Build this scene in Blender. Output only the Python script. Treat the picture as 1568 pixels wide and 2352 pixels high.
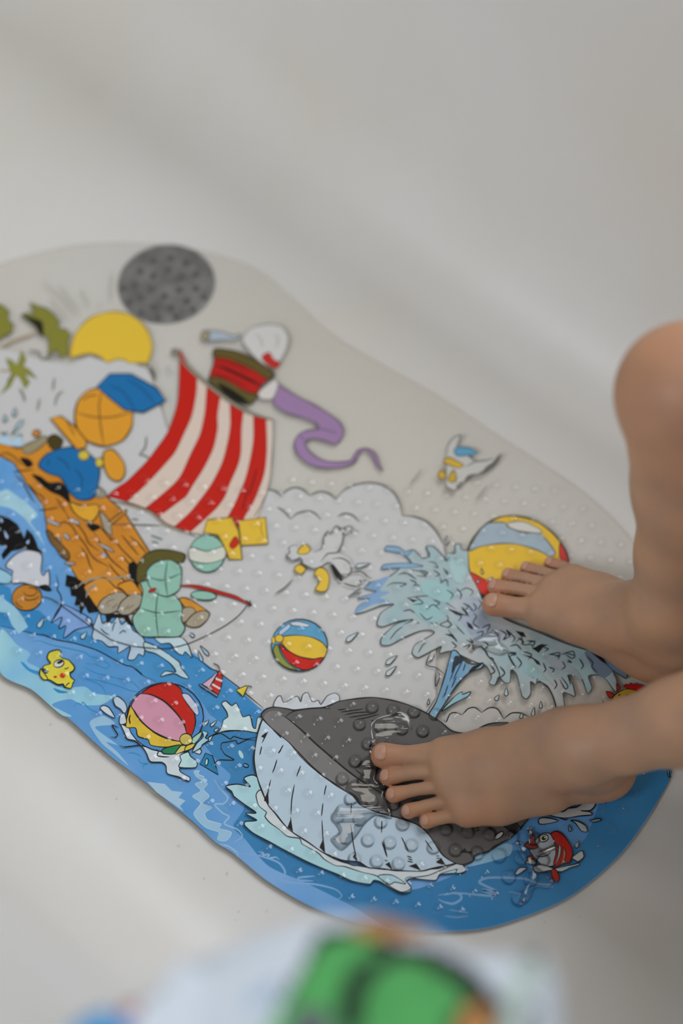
import bpy, bmesh, math, random
import numpy as np
from mathutils import Vector, Matrix
from mathutils.geometry import tessellate_polygon

random.seed(4)
S = bpy.context.scene
COL = S.collection
for o in list(bpy.data.objects):
    bpy.data.objects.remove(o, do_unlink=True)

# ---------------------------------------------------------------- camera
W_PX, H_PX = 1568, 2352
LENS = 50.0
FPX = LENS / 36.0 * H_PX
PITCH = math.radians(63)
CAM_H = 0.87
FWD = np.array([0, math.cos(PITCH), -math.sin(PITCH)])
RGT = np.array([1.0, 0, 0])
UPV = np.cross(RGT, FWD)
CAM = np.array([0, 0, CAM_H])


def at(px, py, z=0.0):
    """point of the level plane at height z that the photograph shows at a pixel"""
    d = FWD * FPX + RGT * (px - W_PX / 2) + UPV * (H_PX / 2 - py)
    return CAM + d * ((z - CAM_H) / d[2])


cd = bpy.data.cameras.new('camera')
cam = bpy.data.objects.new('camera', cd)
COL.objects.link(cam)
cam.location = (0, 0, CAM_H)
cam.rotation_euler = (math.pi / 2 - PITCH, 0, 0)
cd.sensor_fit = 'VERTICAL'
cd.sensor_height = 36
cd.lens = LENS
cd.clip_start = 0.02
cd.dof.use_dof = True
cd.dof.focus_distance = float(np.dot(at(700, 1790, 0.003) - CAM, FWD))
cd.dof.aperture_fstop = 1.8
S.camera = cam

# ---------------------------------------------------------------- light
wd = bpy.data.worlds.new('world')
S.world = wd
wd.use_nodes = True
bgn = wd.node_tree.nodes['Background']
bgn.inputs[0].default_value = (0.95, 0.97, 1.0, 1)
bgn.inputs[1].default_value = 0.07


def area(name, loc, target, size, size_y, power, color):
    l = bpy.data.lights.new(name, 'AREA')
    l.shape = 'RECTANGLE'
    l.size, l.size_y = size, size_y
    l.energy = power
    l.color = color
    o = bpy.data.objects.new(name, l)
    COL.objects.link(o)
    o.location = loc
    o.rotation_euler = (Vector(target) - Vector(loc)).to_track_quat('-Z', 'Y').to_euler()
    return o


area('window_light', (0.85, 1.35, 1.60), (-0.05, 0.35, 0), 1.1, 1.0, 44, (0.91, 0.95, 1.0))
area('far_wall_fill_light', (-1.15, -0.60, 1.65), (0.0, 0.40, 0), 0.7, 0.7, 30, (0.92, 0.95, 1.0))  # added fill lamp that brightens the far tub wall
area('ceiling_light', (-0.10, 0.80, 2.2), (-0.02, 0.35, 0), 0.55, 0.55, 7, (1.0, 0.93, 0.84))

S.view_settings.view_transform = 'Standard'
S.view_settings.look = 'None'
S.view_settings.gamma = 1
S.view_settings.use_curve_mapping = False
S.view_settings.exposure = -0.8


# ---------------------------------------------------------------- helpers
def tag(o, label=None, cat=None, group=None, kind=None):
    if label: o['label'] = label
    if cat: o['category'] = cat
    if group: o['group'] = group
    if kind: o['kind'] = kind
    return o


def link(name, me, parent=None):
    o = bpy.data.objects.new(name, me)
    COL.objects.link(o)
    if parent is not None:
        o.parent = parent
    return o


def empty(name, loc=(0, 0, 0)):
    o = bpy.data.objects.new(name, None)
    COL.objects.link(o)
    o.location = loc
    o.empty_display_size = 0.02
    return o


def smooth(me):
    me.polygons.foreach_set('use_smooth', [True] * len(me.polygons))


def lin(c):
    c = c / 255.0
    return c / 12.92 if c <= 0.04045 else ((c + 0.055) / 1.055) ** 2.4


LIGHT = 0.65   # what a white surface of albedo 1 shows in the photograph


def seen(r, g, b):
    return tuple(min(0.9, lin(c) / LIGHT) for c in (r, g, b)) + (1,)


def new_mat(name):
    m = bpy.data.materials.new(name)
    m.use_nodes = True
    return m, m.node_tree, m.node_tree.nodes['Principled BSDF']


PRINT = {}


def ink_mat(rgb, rgb2=None, scale=14.0):
    key = (rgb, rgb2)
    if key in PRINT:
        return PRINT[key]
    m, nt, p = new_mat('print_%d_%d_%d' % rgb)
    p.inputs['Roughness'].default_value = 0.36
    p.inputs['Specular IOR Level'].default_value = 0.18
    if rgb2 is None:
        p.inputs['Base Color'].default_value = seen(*rgb)
    else:
        tc = nt.nodes.new('ShaderNodeTexCoord')
        n = nt.nodes.new('ShaderNodeTexNoise')
        n.inputs['Scale'].default_value = scale
        n.inputs['Detail'].default_value = 3
        rp = nt.nodes.new('ShaderNodeValToRGB')
        rp.color_ramp.elements[0].position = 0.38
        rp.color_ramp.elements[1].position = 0.62
        rp.color_ramp.elements[0].color = seen(*rgb)
        rp.color_ramp.elements[1].color = seen(*rgb2)
        nt.links.new(tc.outputs['Object'], n.inputs['Vector'])
        nt.links.new(n.outputs['Fac'], rp.inputs['Fac'])
        nt.links.new(rp.outputs['Color'], p.inputs['Base Color'])
    PRINT[key] = m
    return m


# ---------------------------------------------------------------- bathtub
# the tub runs along TU, TV points across it to the far wall
AX = math.radians(-41)
TU = np.array([math.cos(AX), math.sin(AX), 0])
TV = np.array([-math.sin(AX), math.cos(AX), 0])
TUB_C = TU * (-0.34) + TV * 0.29

m_tub, nt, p = new_mat('enamel')
tc = nt.nodes.new('ShaderNodeTexCoord')
n1 = nt.nodes.new('ShaderNodeTexNoise')
n1.inputs['Scale'].default_value = 3.2
n1.inputs['Detail'].default_value = 5
rp = nt.nodes.new('ShaderNodeValToRGB')
rp.color_ramp.elements[0].position = 0.40
rp.color_ramp.elements[0].color = (0.80, 0.79, 0.765, 1)
rp.color_ramp.elements[1].position = 0.72
rp.color_ramp.elements[1].color = (0.76, 0.715, 0.63, 1)
nt.links.new(tc.outputs['Object'], n1.inputs['Vector'])
nt.links.new(n1.outputs['Fac'], rp.inputs['Fac'])
nt.links.new(rp.outputs['Color'], p.inputs['Base Color'])
p.inputs['Roughness'].default_value = 0.42
n2 = nt.nodes.new('ShaderNodeTexNoise')
n2.inputs['Scale'].default_value = 26
bp = nt.nodes.new('ShaderNodeBump')
bp.inputs['Strength'].default_value = 0.05
bp.inputs['Distance'].default_value = 0.01
nt.links.new(tc.outputs['Object'], n2.inputs['Vector'])
nt.links.new(n2.outputs['Fac'], bp.inputs['Height'])
nt.links.new(bp.outputs['Normal'], p.inputs['Normal'])


def tub_mesh():
    A, B, RC = 0.66, 0.195, 0.15          # flat of the floor and its corner radius
    prof = [(0, 0)]
    fr = 0.085
    wall = math.radians(80)
    for i in range(1, 13):
        a = wall * i / 12
        prof.append((fr * math.sin(a), fr * (1 - math.cos(a))))
    d0, z0 = prof[-1]
    top = 0.34
    for i in range(1, 9):
        z = z0 + (top - z0) * i / 8
        prof.append((d0 + (z - z0) / math.tan(wall), z))
    d1 = prof[-1][0]
    rr = 0.016
    for i in range(1, 8):                  # rolled rim
        a = math.pi * 0.5 * i / 7
        prof.append((d1 + rr * (1 - math.cos(a)), top + rr * math.sin(a)))
    d2 = prof[-1][0] + 0.045
    prof.append((d2, top + rr))
    for i in range(1, 7):
        a = math.pi * 0.5 * i / 6
        prof.append((d2 + 0.018 * math.sin(a), top + rr - 0.018 * (1 - math.cos(a))))
    prof.append((d2 + 0.018, top - 0.03))
    prof.append((d2 + 0.004, top - 0.035))
    prof.append((d2 - 0.02, 0.05))
    prof.append((d2 - 0.05, -0.06))
    base = []
    for cx, cy, a0 in ((A - RC, B - RC, 0), (-A + RC, B - RC, 90), (-A + RC, -B + RC, 180), (A - RC, -B + RC, 270)):
        for i in range(13):
            a = math.radians(a0 + 90 * i / 12)
            base.append((cx, cy, math.cos(a), math.sin(a)))
    # straight runs
    pts = []
    N = len(base)
    for i in range(N):
        pts.append(base[i])
        if i % 13 == 12:
            nx = base[(i + 1) % N]
            c = base[i]
            for k in range(1, 12):
                t = k / 12
                pts.append((c[0] + (nx[0] - c[0]) * t, c[1] + (nx[1] - c[1]) * t, c[2], c[3]))
    verts, faces = [], []
    n = len(pts)
    for d, z in prof:
        for cx, cy, nx, ny in pts:
            u, v = cx + nx * (RC + d), cy + ny * (RC + d)
            w = TUB_C + TU * u + TV * v
            verts.append((w[0], w[1], z))
    faces.append(tuple(range(n)))
    for r in range(len(prof) - 1):
        for i in range(n):
            j = (i + 1) % n
            faces.append((r * n + i, (r + 1) * n + i, (r + 1) * n + j, r * n + j))
    me = bpy.data.meshes.new('bathtub')
    me.from_pydata(verts, [], faces)
    bm = bmesh.new()
    bm.from_mesh(me)
    bmesh.ops.recalc_face_normals(bm, faces=bm.faces)
    bm.normal_update()
    for f in bm.faces:                     # the bowl faces inwards and up
        if len(f.verts) > 50:
            flip = f.normal.z < 0
    if flip:
        bmesh.ops.reverse_faces(bm, faces=bm.faces)
    bm.to_mesh(me)
    bm.free()
    smooth(me)
    me.materials.append(m_tub)
    return me


tub = link('bathtub', tub_mesh())
tag(tub, 'off-white enamel bathtub with soft rounded inner corners around the printed mat', 'bathtub')

m_floor, nt, p = new_mat('floor_tile')
br = nt.nodes.new('ShaderNodeTexNoise')
br.inputs['Scale'].default_value = 6
rp = nt.nodes.new('ShaderNodeValToRGB')
rp.color_ramp.elements[0].color = (0.42, 0.41, 0.39, 1)
rp.color_ramp.elements[1].color = (0.55, 0.54, 0.51, 1)
nt.links.new(br.outputs['Fac'], rp.inputs['Fac'])
nt.links.new(rp.outputs['Color'], p.inputs['Base Color'])
p.inputs['Roughness'].default_value = 0.4
me = bpy.data.meshes.new('floor')
me.from_pydata([(-2, -1.5, -0.06), (2, -1.5, -0.06), (2, 2.5, -0.06), (-2, 2.5, -0.06)], [], [(0, 1, 2, 3)])
me.materials.append(m_floor)
tag(link('floor', me), kind='structure')
m_wall, nt, p = new_mat('wall_paint')
n1 = nt.nodes.new('ShaderNodeTexNoise')
n1.inputs['Scale'].default_value = 4
rp = nt.nodes.new('ShaderNodeValToRGB')
rp.color_ramp.elements[0].color = (0.30, 0.29, 0.27, 1)
rp.color_ramp.elements[1].color = (0.34, 0.33, 0.31, 1)
nt.links.new(n1.outputs['Fac'], rp.inputs['Fac'])
nt.links.new(rp.outputs['Color'], p.inputs['Base Color'])
p.inputs['Roughness'].default_value = 0.6
q = [TU * 0.56 + TV * v_ for v_ in (-1.0, 1.3)] + [TU * 0.60 + TV * v_ for v_ in (1.3, -1.0)]
me = bpy.data.meshes.new('blocking_wall_right')  # unseen wall, added to block light from the right and darken that side
me.from_pydata([(w[0], w[1], z_) for z_ in (-0.06, 2.4) for w in q], [], [(0, 1, 5, 4), (1, 2, 6, 5), (2, 3, 7, 6), (3, 0, 4, 7), (4, 5, 6, 7)])
me.materials.append(m_wall)
tag(link('blocking_wall_right', me), kind='structure')

# drain seen through the clear end of the mat
m_steel, nt, p = new_mat('worn_steel')
tc = nt.nodes.new('ShaderNodeTexCoord')
n1 = nt.nodes.new('ShaderNodeTexNoise')
n1.inputs['Scale'].default_value = 60
n1.inputs['Detail'].default_value = 4
rp = nt.nodes.new('ShaderNodeValToRGB')
rp.color_ramp.elements[0].position = 0.35
rp.color_ramp.elements[0].color = (0.09, 0.09, 0.095, 1)
rp.color_ramp.elements[1].position = 0.65
rp.color_ramp.elements[1].color = (0.26, 0.265, 0.27, 1)
nt.links.new(tc.outputs['Object'], n1.inputs['Vector'])
nt.links.new(n1.outputs['Fac'], rp.inputs['Fac'])
nt.links.new(rp.outputs['Color'], p.inputs['Base Color'])
p.inputs['Metallic'].default_value = 0.4
p.inputs['Roughness'].default_value = 0.4
m_dark, nt, p = new_mat('dark_hole')
p.inputs['Base Color'].default_value = (0.012, 0.012, 0.012, 1)
p.inputs['Roughness'].default_value = 0.6


def lathe(prof, n=40, c=(0, 0, 0), name='lathe'):
    v, f = [], []
    for r, z in prof:
        for i in range(n):
            a = 2 * math.pi * i / n
            v.append((c[0] + r * math.cos(a), c[1] + r * math.sin(a), c[2] + z))
    for k in range(len(prof) - 1):
        for i in range(n):
            j = (i + 1) % n
            f.append((k * n + i, k * n + j, (k + 1) * n + j, (k + 1) * n + i))
    f.append(tuple(range((len(prof) - 1) * n, len(prof) * n)))
    me = bpy.data.meshes.new(name)
    me.from_pydata(v, [], f)
    smooth(me)
    return me


dc = at(382, 652, 0.0)
me = lathe([(0.0365, 0.0), (0.036, 0.0007), (0.033, 0.0010), (0.028, 0.0007), (0.004, 0.0009)], 48, name='drain')
me.materials.append(m_steel)
drain = link('drain', me)
drain.location = (dc[0], dc[1], 0.0001)
tag(drain, 'dark grey round drain showing blurred through the clear end of the mat', 'drain')
hole = lathe([(0.0028, 0.0), (0.0026, 0.0006), (0.0010, 0.0007)], 14, name='drain_hole')
hole.materials.append(m_dark)
for ring, cnt in ((0.012, 6), (0.023, 11), (0.032, 7)):
    for i in range(cnt):
        a = 2 * math.pi * i / cnt + ring * 40
        if ring > 0.03: a = math.pi * (1.05 + 0.95 * i / cnt)
        h = link('drain_hole', hole, drain)
        h.location = (ring * math.cos(a), ring * math.sin(a), 0.0008)

# ---------------------------------------------------------------- bath mat
MAT_Z = 0.0030
CROP = dict(P=(0, 0, 1), A=(0, 540, 3.0154), B=(400, 640, 3.0154), C=(0, 840, 3.7333), D=(0, 1140, 3.7333),
            E=(240, 1140, 3.7333), F=(580, 1080, 3.136), G=(40, 1440, 3.136), H=(440, 1500, 3.136),
            I=(780, 1140, 2.6133), J=(540, 1660, 2.6133), K=(1020, 1740, 2.8613), L=(820, 1560, 3.136),
            M=(1068, 1200, 3.136), N=(900, 950, 2.6133))


def pts(s):
    """'A 1 2 3 4 M 5 6' - outline points read off enlarged views of the print"""
    out, key, buf = [], 'P', []
    for t in s.replace(',', ' ').split():
        if t in CROP:
            key = t
            continue
        buf.append(float(t))
        if len(buf) == 2:
            x0, y0, s_ = CROP[key]
            out.append((x0 + buf[0] / s_, y0 + buf[1] / s_))
            buf = []
    return out


def spline(P, closed=True, step=4.0, chop=True):
    P = [np.array(p, float) for p in P]
    n = len(P)
    out = []
    for i in range(n if closed else n - 1):
        if closed:
            p0, p1, p2, p3 = P[(i - 1) % n], P[i], P[(i + 1) % n], P[(i + 2) % n]
        else:
            p1, p2 = P[i], P[i + 1]
            p0 = P[i - 1] if i > 0 else p1
            p3 = P[i + 2] if i + 2 < n else p2
        L = np.linalg.norm(p2 - p1)
        if L < 1e-6:
            continue
        k = max(2, min(14, int(L / step)))
        m1 = (p2 - p0) * 0.42
        m2 = (p3 - p1) * 0.42
        for q, mm in ((0, m1), (1, m2)):      # no loops at tight tips
            lm = np.linalg.norm(mm)
            if lm > L: mm *= L / lm
        for j in range(k):
            t = j / k
            h = (2 * t ** 3 - 3 * t ** 2 + 1) * p1 + (t ** 3 - 2 * t ** 2 + t) * m1 \
                + (-2 * t ** 3 + 3 * t ** 2) * p2 + (t ** 3 - t ** 2) * m2
            out.append(h)
    if not closed:
        out.append(P[-1])
    return out


LAYER = [0]


class Motif:
    def __init__(self, name, parent):
        self.name, self.parent = name, parent
        self.v, self.f, self.mi, self.mats = [], [], [], []

    def m(self, mat):
        if mat not in self.mats:
            self.mats.append(mat)
        return self.mats.index(mat)

    def z(self):
        LAYER[0] += 1
        return MAT_Z + 0.00002 + LAYER[0] * 3.2e-6

    def poly(self, P, mat):
        z = self.z()
        w = [at(x, y, z) for x, y in P]
        tri = tessellate_polygon([[Vector((q[0], q[1], 0)) for q in w]])
        b = len(self.v)
        self.v += [tuple(q) for q in w]
        k = self.m(mat)
        for t in tri:
            a, c, d = (w[i] for i in t)
            up = (c[0] - a[0]) * (d[1] - a[1]) - (c[1] - a[1]) * (d[0] - a[0])
            self.f.append(tuple(b + i for i in (t if up > 0 else t[::-1])))
            self.mi.append(k)

    def ribbon(self, P, w, mat, closed=False, taper=True):
        P = [np.array(p, float) for p in P]
        P = [p for i, p in enumerate(P) if i == 0 or np.linalg.norm(p - P[i - 1]) > 0.3]
        n = len(P)
        if n < 2:
            return
        z = self.z()
        b = len(self.v)
        k = self.m(mat)
        for i in range(n):
            a = P[(i - 1) % n] if (closed or i > 0) else P[i]
            c = P[(i + 1) % n] if (closed or i < n - 1) else P[i]
            d = c - a
            L = np.linalg.norm(d)
            d = d / L if L > 1e-6 else np.array([1.0, 0])
            nn = np.array([-d[1], d[0]])
            ww = w / 2
            if not closed and taper:
                ww *= max(0.22, min(1, 3.2 * min(i, n - 1 - i) / max(1, n - 1) + 0.25))
            elif closed:
                ww *= 0.9 + 0.22 * math.sin(i * 0.35)
            self.v.append(tuple(at(*(P[i] + nn * ww), z)))
            self.v.append(tuple(at(*(P[i] - nn * ww), z)))
        for i in range(n if closed else n - 1):
            j = (i + 1) % n
            self.f.append((b + 2 * i, b + 2 * i + 1, b + 2 * j + 1, b + 2 * j))
            self.mi.append(k)

    def fill(self, s, c, ow=2.6, oc=(24, 22, 22), c2=None, sm=True, scale=14.0):
        P = pts(s) if isinstance(s, str) else s
        if sm: P = spline(P)
        self.poly(P, ink_mat(c, c2, scale))
        if ow: self.ribbon(P, ow, ink_mat(oc), closed=True)

    def line(self, s, w=2.6, c=(24, 22, 22), sm=True, taper=True):
        P = pts(s) if isinstance(s, str) else s
        if sm: P = spline(P, closed=False)
        self.ribbon(P, w, ink_mat(c), taper=taper)

    def lines(self, S_, w=2.6, c=(24, 22, 22)):
        key = S_.split()[0]
        for part in S_[len(key):].split('/'):
            self.line(key + ' ' + part, w, c)

    def ell(self, key, cx, cy, rx, ry, c, ow=2.2, oc=(24, 22, 22), rot=0.0):
        x0, y0, s_ = CROP[key]
        P = []
        for i in range(26):
            a = 2 * math.pi * i / 26
            x, y = rx * math.cos(a), ry * math.sin(a)
            r = math.radians(rot)
            P.append((x0 + (cx + x * math.cos(r) - y * math.sin(r)) / s_, y0 + (cy + x * math.sin(r) + y * math.cos(r)) / s_))
        self.poly(P, ink_mat(c))
        if ow: self.ribbon(P, ow, ink_mat(oc), closed=True)

    def drop(self, key, x, y, x2, y2, w, c=(165, 180, 190), ow=2.2):
        """tear drop: round end at x,y, tip at x2,y2"""
        x0, y0, s_ = CROP[key]
        a, b = np.array((x, y), float), np.array((x2, y2), float)
        d = b - a
        n = np.array([-d[1], d[0]]) / (np.linalg.norm(d) + 1e-6) * w
        q = [b, a + d * 0.35 + n * 0.75, a + n * 0.9, a - d * 0.25, a - n * 0.9, a + d * 0.35 - n * 0.75]
        P = spline([(x0 + p[0] / s_, y0 + p[1] / s_) for p in q])
        self.poly(P, ink_mat(c))
        if ow: self.ribbon(P, ow, ink_mat((30, 30, 32)), closed=True)

    def done(self, label=None):
        me = bpy.data.meshes.new(self.name)
        me.from_pydata(self.v, [], self.f)
        for m in self.mats: me.materials.append(m)
        me.polygons.foreach_set('material_index', self.mi)
        o = link(self.name, me, self.parent)
        if label: o['label'] = label
        return o


INK = (24, 22, 22)
GRY = (105, 103, 98)
mat_root = empty('bath_mat')
tag(mat_root, 'kidney-shaped clear plastic bath mat printed with a whale, raft and sea', 'bath mat')

# clear plastic body
m_clear, nt, p = new_mat('clear_plastic')
p.inputs['Base Color'].default_value = (0.72, 0.70, 0.655, 1)
p.inputs['Roughness'].default_value = 0.28
tr = nt.nodes.new('ShaderNodeBsdfTransparent')
tr.inputs[0].default_value = (0.965, 0.957, 0.935, 1)
mx = nt.nodes.new('ShaderNodeMixShader')
mx.inputs[0].default_value = 0.15
nt.links.new(tr.outputs[0], mx.inputs[1])
nt.links.new(p.outputs[0], mx.inputs[2])
nt.links.new(mx.outputs[0], nt.nodes['Material Output'].inputs[0])
tc = nt.nodes.new('ShaderNodeTexCoord')
vo = nt.nodes.new('ShaderNodeTexVoronoi')
vo.inputs['Scale'].default_value = 260
bp = nt.nodes.new('ShaderNodeBump')
bp.inputs['Strength'].default_value = 0.35
bp.inputs['Distance'].default_value = 0.002
nt.links.new(tc.outputs['Object'], vo.inputs['Vector'])
nt.links.new(vo.outputs['Distance'], bp.inputs['Height'])
nt.links.new(bp.outputs['Normal'], p.inputs['Normal'])

OUTLINE = pts('''-150 690 -60 630 0 604 80 580 180 560 280 555 400 563 520 590 600 625 680 692 760 765 880 838 1000 905
 1130 990 1300 1100 1390 1172 1470 1262 1530 1380 1568 1500 1575 1620 1545 1765 1500 1862 1420 1972 1300 2068 1130 2131
 1000 2141 880 2135 790 2112 700 2078 610 2025 530 1960 448 1893 407 1861 359 1828 305 1792 255 1738 219 1711 168 1664
 104 1611 40 1566 -100 1470 -200 1370 -265 1200 -275 1000 -240 830''')
outl = spline(OUTLINE, step=10)


def mat_body():
    top = [at(x, y, MAT_Z) for x, y in outl]
    n = len(top)
    c = sum(top) / n
    rings = []
    for dz, ins in ((0.0004, 0.0006), (0.0012, 0.0), (MAT_Z - 0.0006, 0.0), (MAT_Z - 0.00015, 0.0004), (MAT_Z, 0.0012)):
        ring = []
        for i in range(n):
            t = top[(i + 1) % n] - top[i - 1]
            t = t / np.linalg.norm(t)
            nn = np.array([-t[1], t[0], 0])
            if np.dot(nn, c - top[i]) < 0: nn = -nn
            q = top[i] + nn * ins
            ring.append((q[0], q[1], dz))
        rings.append(ring)
    v = [q for r in rings for q in r]
    f = []
    for r in range(len(rings) - 1):
        for i in range(n):
            j = (i + 1) % n
            f.append((r * n + i, r * n + j, (r + 1) * n + j, (r + 1) * n + i))
    b = (len(rings) - 1) * n
    for t in tessellate_polygon([[Vector((q[0], q[1], 0)) for q in rings[-1]]]):
        f.append(tuple(b + i for i in t))
    me = bpy.data.meshes.new('mat_body')
    me.from_pydata(v, [], f)
    bm = bmesh.new()
    bm.from_mesh(me)
    bmesh.ops.recalc_face_normals(bm, faces=bm.faces)
    up = sum(fc.normal.z * fc.calc_area() for fc in bm.faces)
    if up < 0: bmesh.ops.reverse_faces(bm, faces=bm.faces)
    bm.to_mesh(me)
    bm.free()
    me.materials.append(m_clear)
    return me


link('mat_body', mat_body(), mat_root)['label'] = 'clear plastic sheet with fine texture'
# ---- printed picture, one mesh per motif (flat ink on the plastic)
WHITE = (177, 177, 175)
T = Motif('cloud_print', mat_root)
T.fill('''P -225 1000 -180 800 -80 800 0 800 60 815 110 830 165 838 205 818 240 830 275 820 310 836 340 848 352 880 380 980 420 1020 600 1130 612 1127
 F 100 140 160 150 208 190 208 190 240 150 300 125 360 140 408 186 408 186 480 155 550 170 600 212 600 212 640 160 720 110 840 90 940 110 1020 170
 1060 250 1075 328 1075 328 1160 335 1250 370 1320 440 1370 530 P 1026 1310 1000 1450 1000 1600 975 1640 860 1700 700 1720 600 1700 540 1620 480 1600
 400 1560 300 1480 100 1300 -50 1100''', WHITE, ow=0, sm=False)
for s in ('F 100 140 160 150 208 190', 'F 208 190 240 150 300 125 360 140 408 186', 'F 408 186 480 155 550 170 600 212',
          'F 600 212 640 160 720 110 840 90 940 110 1020 170 1060 250 1075 328', 'F 1075 328 1160 335 1250 370 1320 440 1370 530',
          'F 175 265 230 300 275 355', 'F 275 355 320 312 400 295 450 312 495 360', 'F 610 335 660 312 720 325 770 375',
          'C 1260 30 1310 70 1330 130', 'C 1255 600 1245 700 1190 765', 'C 1190 765 1240 770 1280 800',
          'A 200 800 260 810 290 870', 'A 290 870 340 840 400 850', 'A 1010 890 1060 940 1075 1000'):
    T.line(s, 4.2, (84, 84, 78))
T.fill('''L 640 300 665 255 700 240 755 258 755 258 800 212 850 205 895 242 895 242 950 206 1010 215 1055 288 1055 288 1120 245 1230 270 1300 300
 1240 400 880 400 690 372 640 340 620 310''', (176, 174, 170), ow=0)
for s in ('L 625 290 640 310 665 255 700 240 755 258', 'L 755 258 800 212 850 205 895 242', 'L 895 242 950 206 1010 215 1055 288',
          'L 1055 288 1110 245 1180 245 1240 275'):
    T.line(s, 3, INK)
T.done('white printed clouds with grey outlines')

T = Motif('sun_print', mat_root)
T.fill('''A 485 850 485 850 490 780 520 690 580 610 660 555 780 530 880 545 960 590 1020 660 1050 740 1050 810 1025 885 1025 885 970 885 900 885 850 862
 800 862 740 885 740 885 690 840 620 820 540 835''', (222, 168, 54), 3.5, (140, 120, 50))
T.lines('A 290 310 400 420 540 570/400 340 490 450 560 530/550 370 590 440 620 500/340 440 410 520 470 590/775 250 765 350 768 460/1060 870 1080 930 1090 980/1140 900 1180 950 1210 970/690 470 680 500', 3, (150, 148, 138))
T.done('yellow half sun behind a cloud')

T = Motif('palm_tree_print', mat_root)
OL = (118, 116, 48)
T.line('A -20 800 0 785 70 740 180 700 270 668', 6, (150, 132, 108))
T.fill('''A 140 550 190 538 245 560 205 462 262 492 322 510 372 550 412 602 400 642 452 652 490 690 470 740 472 832 420 842 392 792 332 832 342 762
 330 702 280 690 250 640 210 602''', OL, 2.5, (80, 80, 40), sm=False)
T.fill('A 140 550 220 572 292 600 300 700 270 672 235 620', (40, 38, 26), 0)
T.fill('A -60 470 0 480 32 502 62 530 50 580 92 622 80 682 30 690 0 730 -60 700', OL, 2.5, (80, 80, 40), sm=False)
T.line('A -10 940 60 940 110 935', 5, (150, 132, 108))
T.fill('''A 120 900 150 800 180 860 160 910 200 930 255 995 190 965 165 960 205 1020 175 1065 140 990 110 970 70 1050 0 1110 50 1030 80 960
 40 850 85 870''', (126, 126, 52), 2, (80, 80, 40), sm=False)
T.fill('A 85 960 60 1010 45 1020 75 970', (40, 38, 26), 0)
T.done()

T = Motif('sail_print', mat_root)
T.fill('''P 413 803 413 803 430 835 450 859 506 909 560 944 611 963 626 966 625 1038 619 1104 607 1150 588 1195 556 1208 500 1232 462 1228 411 1218 379 1204 332 1168 289 1152
 246 1140 246 1140 268 1121 295 1102 332 1065 362 1027 386 990 402 947 410 907 412 850''', (193, 176, 163), 2.4, (95, 92, 84))
RED = (172, 30, 20)
T.fill('''P 413 803 413 803 430 835 450 859 450 905 440 955 420 1001 400 1041 375 1070 332 1116 292 1152 292 1152 246 1140 246 1140 268 1121 295 1102 332 1065
 362 1027 386 990 402 947 410 907 412 850''', RED, 1.4, (110, 30, 24))
T.fill('''P 475 887 475 887 470 948 460 995 440 1038 417 1088 400 1111 367 1140 333 1168 333 1168 364 1187 364 1187 400 1160 427 1140 440 1118 466 1078 490 1028 499 985
 499 955 506 909 506 909 490 897''', RED, 1.4, (110, 30, 24))
T.fill('''P 528 927 528 927 529 972 523 1015 509 1065 486 1111 453 1157 433 1180 398 1212 398 1212 438 1221 438 1221 468 1194 497 1167 516 1140 526 1114 546 1068 553 1038
 554 988 559 944 559 944''', RED, 1.4, (110, 30, 24))
T.fill('''P 582 955 582 955 582 1005 576 1048 562 1104 539 1157 524 1186 500 1230 500 1230 556 1205 561 1188 586 1144 606 1088 612 1038 611 963 611 963''', RED, 1.4, (110, 30, 24))
T.lines('P 590 1075 580 1110 572 1140/570 1120 562 1150 556 1170', 3, (95, 20, 15))
T.line('P 398 806 430 842 470 878 520 917 570 947 624 964', 9, (70, 66, 54))
T.line('P 400 808 432 844 472 880 522 918 570 947 620 962', 5, (142, 134, 118))
T.ell('P', 401, 808, 8, 7, (130, 124, 108), 2.5, (70, 66, 54))
T.line('E 60 40 60 40 240 80 400 140 520 240 640 290 780 345', 9, (62, 58, 50))
T.line('E 70 45 240 84 400 145 520 243 640 293 770 340', 5, (152, 138, 122))
T.line('E 1370 0 1340 80 1280 180', 2.4, (95, 92, 84))
T.done('red and white striped sail')

T = Motif('streamer_print', mat_root)
T.fill('''B 720 730 720 730 685 830 700 880 780 930 880 960 980 1000 1000 1040 920 1050 860 1080 830 1140 850 1210 910 1270 990 1305 1080 1312 1180 1300 1250 1270
 1280 1205 1320 1190 1370 1230 1400 1290 1445 1338 1445 1338 1418 1270 1390 1210 1330 1175 1270 1185 1240 1230 1220 1260 1150 1270 1060 1265 990 1240 930 1190
 905 1140 930 1112 990 1110 1060 1130 1120 1145 1160 1100 1172 1050 1140 990 1060 930 960 870 860 820 770 765''', (140, 112, 148), 3, (82, 74, 84))
T.lines('B 1000 1040 1060 1050 1130 1070/960 1000 990 1030 1000 1045/870 1085 900 1120/1240 1270 1260 1240', 2.4, (90, 78, 95))
T.done('purple curling streamer')

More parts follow.
